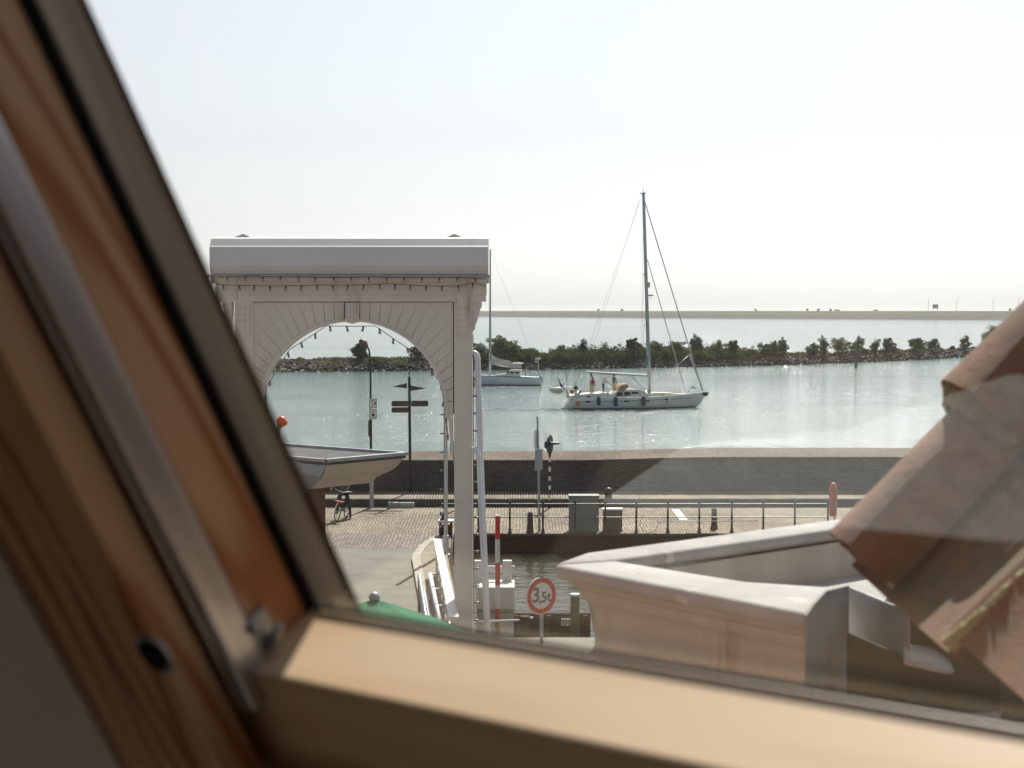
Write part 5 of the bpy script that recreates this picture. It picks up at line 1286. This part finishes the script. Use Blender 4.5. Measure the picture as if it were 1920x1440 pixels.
# crumpled sail lying on the boom
rings = []; rnd = random.Random(11)
top = [(921,664),(926,668),(930,672),(938,674),(950,675),(957,679),(964,680),(972,679),(981,680)]
bot = [(921,684),(927,684),(932,685),(939,686),(950,688),(957,690),(964,691),(971,691),(977,686)]
for (tx, ty), (bx_, by_) in zip(top, bot):
    t_, b_ = g2(tx, ty), g2(bx_, by_); ring = []
    for k in range(10):
        a = 2*pi*k/10; h_ = (1+cos(a))/2; p = b_.lerp(t_, h_); ring.append(p+V((rnd.uniform(-.12,.12), sin(a)*.32*rnd.uniform(.6,1.3), rnd.uniform(-.1,.1))))
    rings.append(ring)
b2b(MB().loft(rings), 'lowered_sail', M['canvas'], smooth=True)
b2b(MB().tube([m0.lerp(m1,.97), g2(862,702)], .012, 4).tube([m0.lerp(m1,.99), g2(1014,708)], .012, 4).tube([m0.lerp(m1,.6), g2(925,705,1.4)], .012, 4).tube([m0.lerp(m1,.6), g2(925,705,-1.4)], .012, 4), 'rigging', M['wire'])
b2b(MB().tube([g2(1012,709,1.1), g2(1012,699,1.1), g2(995,698,1.35), g2(995,708,1.35)], .025, 5).tube([g2(1012,699,1.1), g2(1013,699,-1.1), g2(1000,699,-1.3)], .025, 5), 'pushpit', M['galv'])
b2b(MB().ball(g2(1014,711,0), .42, 10, (.6,.8,1)), 'outboard_motor', M['dark'])
b2b(MB().tube([g2(1010,700,.5), g2(1009,672,.5)], .05, 6).ball(g2(1009,673,.5), .25, 8, (1.6,.6,.6)).ball(g2(1006,678,.5), .2, 8, (1.4,.6,.5)), 'wind_generator', M['canvas'])
person('person', 'person at the stern of the smaller sailboat under the lowered sail', BM2 @ g2(986,704), radians(80), {}, dict(skin='skin',top='shirt_g',legs='shorts_b',shoe='shoe',hair='hair'), scale=.8)

# ------------------------------------------------------------------ neighbouring cornice on the left
UH = V((sin(radians(-51)), cos(radians(-51)), 0)); NH = V((sin(radians(39)), cos(radians(39)), 0))
D = 14.0; Vc = at(611,862,D); zr = Vc.z
Tc = onz(761,848.5,zr); Nc = Vc+(onz(530,855,zr)-Vc).normalized()*4; Fd = (onz(530,832,zr)-Tc).normalized(); Fc = Tc+Fd*4.5
cn = thing('gutter_cornice', 'cream moulded cornice with zinc box gutter on the left neighbouring building', 'cornice', Vc)
build(MB().prism([Vc-V((0,0,.02)), Tc-V((0,0,.02)), Fc-V((0,0,.02)), Nc-V((0,0,.02))], (0,0,-.03)), 'zinc_lining', M['zinc'], cn)
dV = (Tc-Vc).normalized(); inw = V((-dV.y, dV.x, 0))
def edge(a, b_, name, m, w_=.022, h=.03):
    d = (b_-a).normalized(); n_ = V((-d.y,d.x,0)); return build(MB().obox((a+b_)/2-V((0,0,h/2-.006)), (b_-a)/2, n_*w_, V((0,0,h/2))), name, m, cn)
edge(Vc, Tc+dV*.01, 'front_rim', M['galv']); edge(Vc, Nc, 'inner_rim', M['galv'], .014); edge(Tc, Fc, 'back_rim', M['galv'], .014)
prof = [(0,-.03),(.012,-.055),(.03,-.075),(.045,-.11),(.075,-.15),(.12,-.185),(.155,-.20),(.16,-.215),(.185,-.22),(.19,-.245),(.215,-.25),(.22,-.275)]
ra, rb = [], []
for q, h_ in prof:
    ra.append(Vc+inw*q*.95+dV*(.02+q*.10)+V((0,0,h_*1.0))); rb.append(Tc+inw*q*.95-dV*q*1.15+V((0,0,h_*1.0)))
def back_(p): return p+inw*.5
mb = MB(); rings = [ra+[back_(ra[-1]), ra[0]+inw*.5], rb+[rb[-1]+inw*.25, rb[0]+inw*.35]]
mb.loft(rings); build(mb, 'moulding', M['cream2'], cn, smooth=True)
build(MB().prism([ra[0]+V((0,0,.0)), ra[4]-dV*.02, ra[-1]-dV*.02, ra[-1]-dV*.01+UH*2.2, ra[0]+UH*2.2], dV*-.015), 'zinc_end', M['signback'], cn)
K = at(610,940,14.5); K = V((K.x,K.y,QZ))
build(MB().prism([K, K-NH*2.6, K-NH*2.6+UH*8, K+UH*8], (0,0,ra[-1].z-QZ-.003)), 'wall', M['housewall'], None)
nbh = bpy.data.objects['wall']; nbh.name = 'neighbour_wall'; tag(nbh, 'brown brick side wall of the neighbouring building beneath the left cornice', 'wall')
# roof vent with orange cap behind it
D = 15.2; a = at(513,836,D); b_ = at(525,796,D)
t = thing('roof_vent', 'slanting grey vent pipe with bright orange round cap above the left cornice', 'vent pipe', a)
build(MB().tube([a-V((0,0,.3)), a, b_], .024, 10), 'pipe', M['signback'], t, smooth='full')
dd = (b_-a).normalized(); c = at(529,790,D)
sd_ = V((.75,.1,.6)).normalized()
build(MB().tube([c-sd_*.05, c-sd_*.03, c+sd_*.02, c+sd_*.04], [.02,.05,.055,.03], 14), 'cap', M['orange'], t, smooth='full')
build(MB().tube([at(522,826,D), at(521,808,D)], .02, 8), 'sleeve', mat('yellow_sleeve', (.55,.42,.1), .5), t, smooth=True)
# green parasol below
D = 20; ap = at(702,1124,D); t = thing('parasol', 'green parasol canopy with pale knob just above the window rail', 'parasol', (ap.x,D,QZ))
mb = MB(); n_ = 8; R_p = 1.5; rim = [ap+V((cos(2*pi*k/n_+.3)*R_p, sin(2*pi*k/n_+.3)*R_p, -.62)) for k in range(n_)]
mid = [ap+V((cos(2*pi*k/n_+.3)*R_p*.5, sin(2*pi*k/n_+.3)*R_p*.5, -.26)) for k in range(n_)]
mb.loft([rim, mid, [ap+V((cos(2*pi*k/n_+.3)*.03, sin(2*pi*k/n_+.3)*.03, 0)) for k in range(n_)]], cap=False); build(mb, 'canopy', M['green'], t)
build(MB().ball(ap+V((0,0,.03)), .075, 10, (1,1,.9)), 'knob', M['signback'], t, smooth='full')
build(MB().tube([(ap.x,D,QZ),(ap.x,D,ap.z)], .025, 8), 'pole', M['galv'], t)

# ------------------------------------------------------------------ moulded gutter on the right
D0 = 3.2; A0 = at(1036,1060,D0); gz = A0.z
def gr(x, y, dz=0): return onz(x, y, gz+dz)
A_ = gr(1038,1058); C_ = gr(1512,1150); Ai = gr(1155,1050.5); Ci = gr(1560,1100); Bo = gr(1740,951); Bi = gr(1740,967.5)
gt = thing('box_gutter', 'weathered cream moulded box gutter with pale metal capping right outside the window', 'gutter', A_)
dn = (C_-A_).normalized(); nn = V((dn.y,-dn.x,0))     # nn points outward, towards the camera side
if nn.y > 0: nn = -nn
C2 = C_; capt = .012
def rim(poly, name):
    me_ = MB().prism(poly, (0,0,-.03)); o = build(me_, name, M['zinc_cap'], gt)
    md = o.modifiers.new('b', 'BEVEL'); md.width = .011; md.segments = 3; md.limit_method = 'ANGLE'; o.data.shade_smooth(); return o
rim([A_, C_, gr(1549,1111), Ci, gr(1400,1089.5), Ai], 'near_rim')
rim([A_+V((0,0,.0015)), Ai+V((0,0,.0015)), Bi+V((0,0,.0015)), Bo+V((0,0,.0015)), gr(1096,1037)+V((0,0,.0015))], 'far_rim')
# outer moulding under the near rim
prof = [(-.03,-.031),(-.032,-.045),(-.040,-.052),(-.046,-.054),(-.046,-.066),(-.052,-.075),(-.060,-.080),(-.066,-.095),(-.067,-.14),(-.067,-.165),(-.06,-.178),(-.062,-.185),(-.075,-.19),(-.08,-.23)]
fv = (gr(1740,951)-A_); fv.z = 0; fv.normalize()
ra = [A_+nn*q+dn*(-q)*.75+V((0,0,h_)) for q, h_ in prof]; rb = [C_+nn*(q)+V((0,0,h_)) for q, h_ in prof]
mb = MB().loft([ra+[ra[-1]-nn*.03, ra[0]-nn*.03], rb+[rb[-1]-nn*.03, rb[0]-nn*.03]]); build(mb, 'moulding', M['cream'], gt, smooth=True)
# lower stone-like step under it
ra2 = [A_+nn*q+dn*.05+V((0,0,h_)) for q, h_ in ((-.02,-.20),(-.012,-.206),(-.012,-.26),(-.05,-.30),(-.05,-.6),(-.10,-.6),(-.10,-.20))]
rb2 = [p+(C_-A_)+dn*.02 for p in ra2]
build(MB().loft([ra2, rb2]), 'lower_step', M['zinc_cap'], gt, smooth=True)
# inner faces: far wall inside, floor
dpth = .10
build(MB().prism([Ai-V((0,0,.031)), Bi-V((0,0,.031)), Bi-V((0,0,.22)), Ai-V((0,0,.22))], fv.cross(V((0,0,1)))*.01), 'inner_back_wall', M['cream'], gt)
build(MB().prism([Ai-V((0,0,.031)), Ci-V((0,0,.031)), Ci-V((0,0,.22)), Ai-V((0,0,.22))], nn*.008), 'inner_near_wall', M['cream'], gt)
fz = -.115
build(MB().prism([V((p.x,p.y,gz+fz)) for p in (Ai, Ci, Bi)], (0,0,-.01)), 'gutter_floor', M['zinc_cap'], gt)
# end cap and flashing
e0 = gr(1514,1152); e1 = gr(1591,1100)
zb = V((0,0,-.30))
em = gr(1529,1135)
build(MB().prism([e0+V((0,0,-.012)), em+V((0,0,-.006)), em+zb, e0+zb*.9], dn*.004), 'end_board', M['cream'], gt)
e2 = at(1702,1146, e1.y-.32)
pn = (e1-em); pn = V((-pn.y, pn.x, 0)).normalized()
def onpl(x, y, back=0.0):
    q0 = em+pn*back; rr_ = ray(x, y); o_ = V((0,0,EYE)); return o_+rr_*((q0-o_).dot(pn)/rr_.dot(pn))
tc_ = .035 if pn.y < 0 else -.035
build(MB().prism([onpl(x, y, tc_) for x, y in ((1513,1154),(1527,1134),(1551,1108),(1592,1098),(1592,1400),(1513,1400))], pn*.004), 'end_cap', mat('matte_zinc', (.30,.295,.29), .85, spec=.15, col2=(.24,.235,.23), scale=8, bump=.2), gt)
build(MB().prism([at(x, y, e2.y+.03) for x, y in ((1592,1187),(1703,1235),(1703,1150),(1990,1150),(1990,1440),(1592,1440))], V((0,.02,0))), 'shade_board', M['timber'], gt)  # added board, its dark colour stands in for shade beneath flashing and tiles
build(MB().prism([e1+V((0,0,.0)), e2, at(1702,1238,e2.y), at(1588,1190,e1.y)], V((.003,-.004,0))), 'flashing', M['galv'], gt)
# wall below the gutter
o_ = build(MB().prism([A_-nn*.10+dn*.12+V((0,0,-.25)), C_-nn*.10+V((0,0,-.25)), C_-nn*.10+dn*.02+nn*-.5+V((0,0,-.25)), A_-nn*.10+dn*1.5+fv*1.6+V((0,0,-.25))], (0,0,-6)), 'gable_wall', M['cream2'], None)
tag(o_, 'pale plastered wall dropping below the moulded gutter', 'wall')

o_ = build(MB().prism([C_-nn*.08+dn*.025+V((0,0,-.13)), C_-nn*.08+dn*1.2+V((0,0,-.13)), C_-nn*1.6+dn*1.2+V((0,0,-.13)), C_-nn*1.6+dn*.025+V((0,0,-.13))], (0,0,-5)), 'shade_wall', M['timber'], None)  # dark colour imitates the shadow below the flashing
tag(o_, 'wall coloured dark to stand in for shade below the tiles and grey flashing', 'wall')
# ------------------------------------------------------------------ clay tiles on the right
EX = V((.03,1,0)).normalized()                     # eave runs away from the window
UP = V((cos(radians(46.5)), .03, sin(radians(46.5)))).normalized()
NR = EX.cross(UP).normalized()
if NR.x > 0: NR = -NR
K0 = at(1646,1083,1.72)
rf = thing('tile_roof', 'sloping roof of old red clay pantiles with lichen close to the window', 'roof', K0)
def T(e, u_, n_): return K0+EX*e+UP*u_+NR*n_
def cover_tile(e, u0, u1, r0, r1, name='cover_tile', lift=0.0, th=.012, seg=16, span=(0,180)):
    mb = MB(); rings = []
    for q in range(9):
        t_ = q/8; u_ = u0+(u1-u0)*t_; r = r0+(r1-r0)*t_; ring = []
        n_l = lift+.0
        for k in range(seg+1):
            a = radians(span[0]+(span[1]-span[0])*k/seg); wob = .0025*noise.noise(V((e*9+cos(a)*2, u_*12, sin(a)*2)))
            ring.append(T(e+cos(a)*(r+wob), u_+ (0 if 0 < q else .006*noise.noise(V((k*.5,e*5,1)))), n_l+sin(a)*(r+wob)*.95))
        for k in range(seg, -1, -1):
            a = radians(span[0]+(span[1]-span[0])*k/seg); ring.append(T(e+cos(a)*(r-th), u_, n_l+sin(a)*(r-th)*.95))
        rings.append(ring)
    mb.loft(rings); return build(mb, name, M['tile'], rf, smooth=True)
def pan_tile(e0, e1, u0, u1, lift, dip=.034, th=.014):
    mb = MB(); rings = []
    for q in range(7):
        t_ = q/6; u_ = u0+(u1-u0)*t_; ring = []; n0 = lift*(1-t_)
        for k in range(15):
            s_ = k/14; wob = .002*noise.noise(V((e0*7+s_*3, u_*9, 2)))
            ring.append(T(e0+(e1-e0)*s_, u_, n0+wob-dip*sin(pi*s_)+(.012*max(0,(s_-.86)/.14))))
        for k in range(14, -1, -1):
            s_ = k/14; ring.append(T(e0+(e1-e0)*s_, u_, n0-th-dip*sin(pi*s_)+(.012*max(0,(s_-.86)/.14))))
        rings.append(ring)
    mb.loft(rings); return build(mb, 'pan_tile', M['tile'], rf, smooth=True)
cover_tile(0, 0, .25, .075, .068)
cover_tile(.0, .205, .56, .096, .082, lift=.004)
cover_tile(.0, .52, .95, .096, .082, lift=.006)
rnd = random.Random(4)
mb = MB(); rings = []
for q in range(7):
    ring = []
    for k in range(25):
        a = radians(8+164*k/24); r = .074+(.0,.006,.010,.014,.014,.010,.0)[q]+rnd.uniform(-.003,.003)
        ring.append(T(cos(a)*r, .186+q*.006+rnd.uniform(-.003,.003), .003+sin(a)*r*.97))
    rings.append(ring)
mb.loft(rings, close=False); build(mb, 'mortar_bed', M['mortar'], rf, smooth=True)
pe = [(-.39,.02),(-.70,-.38),(-1.0,-.69)]
for i, (e0, e1) in enumerate(pe):
    for j, (u0, u1) in enumerate(((-.01,.30),(.20,.62),(.52,.95))):
        pan_tile(e0+rnd.uniform(-.004,.004), e1, u0+.012*i, u1, .014-.002*i+.002*j)
# yellow lichen edged roll where two pans meet
for e_, u0, u1, r in ((-.386,-.008,.125,.0085),):
    mb = MB().tube([T(e_+rnd.uniform(-.0008,.0008), u0+(u1-u0)*k/40, .016-.008*k/40+rnd.uniform(-.0008,.0008)) for k in range(41)], [r*(1-.4*k/40)*rnd.uniform(.93,1.07) for k in range(41)], 10); build(mb, 'lichen_roll', M['lichen'], rf, smooth='full')
o_ = build(MB().prism([T(-1.3,.06,-.06),T(.07,.06,-.06),T(.07,1.3,-.06),T(-1.3,1.3,-.06)], NR*-.04), 'roof_deck', M['timber'], rf)
build(MB().prism([T(-1.5,.02,-.105),T(-.16,.02,-.105),T(-.16,.04,-.105),T(-1.5,.04,-.105)], (0,0,-.6)), 'shade_fascia', M['timber'], rf)  # dark strip added as the shadow under the eave
# pale rounded lead dressing under the eave
mb = MB(); rings = []
for (x0_, y0_), (x1_, y1_) in zip(((1696,1207),(1725,1210),(1745,1215),(1763,1224),(1778,1236),(1790,1257)), ((1696,1240),(1720,1246),(1738,1250),(1755,1254),(1772,1257),(1789,1259))):
    rings.append([at(x0_, y0_, e2.y+.02), at(x1_, y1_, e2.y-.05)])
mb.loft(rings, close=False); o2 = build(mb, 'lead_dressing', M['zinc_cap'], rf, smooth=True)
md = o2.modifiers.new('s', 'SOLIDIFY'); md.thickness = .006

# ------------------------------------------------------------------ the room and its roof window
TH = radians(60); AZ = radians(39)
u = V((cos(AZ), -sin(AZ), 0)); v = V((-sin(AZ)*cos(TH), -cos(AZ)*cos(TH), sin(TH))); n = V((sin(AZ)*sin(TH), cos(AZ)*sin(TH), cos(TH)))
r_ = ray(598,1130); OW = V((0,0,EYE))+r_/r_.length*0.8
WMX = Matrix(((u.x,v.x,n.x,OW.x),(u.y,v.y,n.y,OW.y),(u.z,v.z,n.z,OW.z),(0,0,0,1)))
def wl(px, py, ax, val):          # window-frame point on the plane axis=val seen at px, py
    im = WMX.inverted(); oo = im @ V((0,0,EYE)); dd = im.to_3x3() @ ray(px, py); q = (val-oo[ax])/dd[ax]; return oo+dd*q
win = thing('roof_window', 'pine framed roof window seen from inside with sunlit bottom rail', 'window', matrix=WMX)
def wb(mb, name, m, parent=win, smooth=False): return build(mb, name, m, parent, world=False, smooth=smooth)
WW, WH = 1.02, 1.10
wb(MB().box((-.008,-.006,-.004),(WW+.008,WH+.006,0)), 'pane', M['glass'])
# sash: left stile, right stile, top and bottom rails
wb(MB().bevbox((-.045,-.0,-.0405),(-.0,WH,-.0045), .002), 'stile', M['pine_v']); wb(MB().bevbox((WW,0,-.0405),(WW+.045,WH,-.0045), .002), 'stile', M['pine_v'])
wb(MB().bevbox((-.045,-.062,-.053),(WW+.045,.0006,-.0045), .002), 'bottom_rail', M['pine_u']); wb(MB().bevbox((-.045,WH+.0005,-.053),(WW+.045,WH+.062,-.0045), .003), 'top_rail', M['pine_u'])
wb(MB().box((-.001,.001,-.0092),(.0016,WH,-.0030)), 'gasket', M['black']); wb(MB().box((.0023,.0007,-.0052),(WW,.0032,-.0042)), 'gasket', mat('grey_gasket', (.045,.047,.05), .8, spec=.1)); wb(MB().box((WW-.002,.001,-.0118),(WW+.001,WH,-.0042)), 'gasket', M['black'])
# aluminium guide strips on both sides
for x0, x1 in ((-.020,.0035),(WW-.0035,WW+.020)):
    g_ = wb(MB().bevbox((x0,-.017,-.061),(x1,WH,-.043), .0015), 'guide_strip', M['steel'])
    wb(MB().box((x0+.004,-.016,-.0635),(x0+.007,WH,-.0612)).box((x1-.008,-.016,-.0635),(x1-.005,WH,-.0612)), 'guide_lip', M['steel'], g_)
# outer frame
for x0, x1 in ((-.092,-.008),(WW+.008,WW+.092)):
    xm_ = x0+.040 if x0 < 0 else x1-.040
    wb(MB().bevbox((x0,-.13,-.085),(xm_-.0008,WH+.1,-.0640), .002), 'frame_jamb', M['pine_v']); wb(MB().bevbox((xm_+.0008,-.13,-.085),(x1,WH+.1,-.0640), .002), 'frame_jamb', M['pine_v'])
    wb(MB().box((x0,-.13,-.0635),(x0+.03,WH+.1,.0)), 'frame_core', M['pine_v'])
wb(MB().bevbox((-.0075,-.128,-.085),(WW+.0075,-.0655,-.003), .004), 'frame_sill', M['pine_u']); wb(MB().bevbox((-.0075,WH+.068,-.085),(WW+.0075,WH+.128,-.02), .004), 'frame_head', M['pine_u'])
wb(MB().box((-.0075,-.067,-.030),(WW+.0075,-.0635,-.004)), 'seal', M['black'])
# keep the edge rounding shadow gap between stile and strip
# cladding outside
wb(MB().bevbox((-.095,-.13,.004),(-.0062,WH+.05,.0235), .0015), 'cladding', M['cover']); wb(MB().bevbox((-.02,-.05,.0236),(-.0048,WH+.05,.0262), .001), 'cladding_lip', M['black'])
wb(MB().bevbox((WW,-.05,.004),(WW+.06,WH+.05,.0235), .0015), 'cladding', M['cover'])
wb(MB().bevbox((.0018,-.06,.004),(WW-.001,-.012,.0070), .001), 'bottom_cladding', M['cover']); wb(MB().bevbox((-.06,WH,.004),(WW+.06,WH+.05,.022), .001), 'top_cladding', M['cover'])
# bolt hole and small metal catch
h = wl(290,1228,2,-.0855); wb(MB().lathe((h.x,h.y,-.0858), [(.0112,0),(.0112,.0015),(.0086,.0016),(.0084,.0008)], 24), 'bolt_ring', M['galv'], smooth=True)
wb(MB().lathe((h.x,h.y,-.0872), [(.0084,0),(.0084,.0006)], 20), 'bolt_hole', M['black'])
c0 = wl(490,1180,0,.001)
wb(MB().bevbox((.0006,c0.y-.010,c0.z-.010),(.0035,c0.y+.010,c0.z+.006), .001), 'catch_plate', M['galv'])
wb(MB().tube([(.004,c0.y-.008,c0.z-.004),(.010,c0.y-.004,c0.z),(.012,c0.y+.003,c0.z+.002)], .0022, 8).ball((.005,c0.y+.006,c0.z-.006), .003, 8).ball((.005,c0.y-.006,c0.z+.002), .003, 8), 'catch', M['galv'], smooth='full')
# room shell
W2 = (-1.40,-.35,-.95,.35)  # unseen second opening, added to let sun onto the floor
def roofpiece(x0, x1, y0, y1): return ((x0,y0),(x1,y1))
mbp = MB(); 
U0, U1, V0, V1 = -2.4, 2.3, -1.75, 1.45
rects = [(-.0895,WW+.0895,V0,-.1265),(-.0895,WW+.0895,WH+.0985,V1),(WW+.0895,U1,V0,V1),(W2[1],-.0895,V0,V1),(U0,W2[0],V0,V1),(W2[0],W2[1],V0,W2[2]),(W2[0],W2[1],W2[3],V1)]
for x0, x1, y0, y1 in rects: mbp.box((x0,y0,-.0895),(x1,y1,-.0015))
mbp.xf(WMX); struct(mbp, 'sloping_ceiling', M['plaster'])
mbp = MB()
for x0, x1, y0, y1 in rects: mbp.box((x0,y0,-.001),(x1,y1,.001))
mbp.xf(WMX); struct(mbp, 'roof_sheet', M['roof'])
NHb = V((sin(AZ), cos(AZ), 0))
def room(p, b_, z): return V((0,0,0))+V((OW.x,OW.y,0))+u*p+NHb*b_+V((0,0,z))
zf = EYE-1.5; zc = (WMX @ V((0,V1,0))).z-.02; bf = ((WMX @ V((0,V0,0)))-OW).dot(NHb)+.02
def rbox(a0, a1, b0, b1, z0, z1, name, m):
    mb = MB().prism([room(a0,b0,z0), room(a1,b0,z0), room(a1,b1,z0), room(a0,b1,z0)], (0,0,z1-z0)); return struct(mb, name, m)
rbox(U0,U1,-4,bf,zf-.12,zf,'floor',M['carpet']); rbox(U0,U1,-4.0,-4.1,zf,zc,'back_wall',M['plaster'])
btop = ((WMX @ V((0,V1,0)))-OW).dot(NHb)
rbox(U0,U1,-4,btop+.06,zc,zc+.1,'ceiling',M['plaster'])
for a_ in (U0-.1, U1):
    P0 = WMX @ V((a_,V0,0)); P1 = WMX @ V((a_,V1,0))
    mb = MB().prism([room(a_,-4,zf), P0, P1, room(a_,-4,P1.z)], u*.1); struct(mb, 'side_wall', M['plaster'])
W2t = thing('roof_window', 'unseen second roof window added left of the pine one to let sun in', 'window', matrix=WMX)
build(MB().box((W2[0],W2[2],-.006),(W2[1],W2[3],-.002)), 'pane', M['glass'], W2t, world=False)
for lo, hi in (((W2[0],W2[2],-.08),(W2[0]+.05,W2[3],-.01)),((W2[1]-.05,W2[2],-.08),(W2[1],W2[3],-.01))): build(MB().box(lo, hi), 'stile', M['pine_v'], W2t, world=False)
for lo, hi in (((W2[0]+.05,W2[2],-.079),(W2[1]-.05,W2[2]+.05,-.01)),((W2[0]+.05,W2[3]-.05,-.079),(W2[1]-.05,W2[3],-.01))): build(MB().box(lo, hi), 'rail', M['pine_u'], W2t, world=False)
rg = build(MB().prism([room(a_,b_,zf+.004) for a_, b_ in ((-.88,-.60),(-.24,-.60),(.30,-.66),(.26,-.86),(-.28,-.84),(-.50,-.745),(-.76,-.705))], (0,0,.012)), 'veil_rug', M['veil_rug'], None)  # added, outline shaped so its sunlit reflection veils the pane
tag(rg, 'white floor piece added out of view to reflect as a pale veil in the glass', 'veil_rug')

# ------------------------------------------------------------------ haze
mh, th_, bh = nodes('haze_air'); th_.nodes.remove(bh)
pv = th_.nodes.new('ShaderNodeVolumePrincipled'); pv.inputs['Density'].default_value = 0.00012; pv.inputs['Color'].default_value = (.92,.93,.95,1); pv.inputs['Anisotropy'].default_value = 0.3
th_.links.new(pv.outputs[0], th_.nodes['Material Output'].inputs['Volume'])
hz = build(MB().box((-6100,-450,-1.6),(6100,12100,26)), 'haze', mh, None, kind='stuff', label='thin pale summer haze over the water')
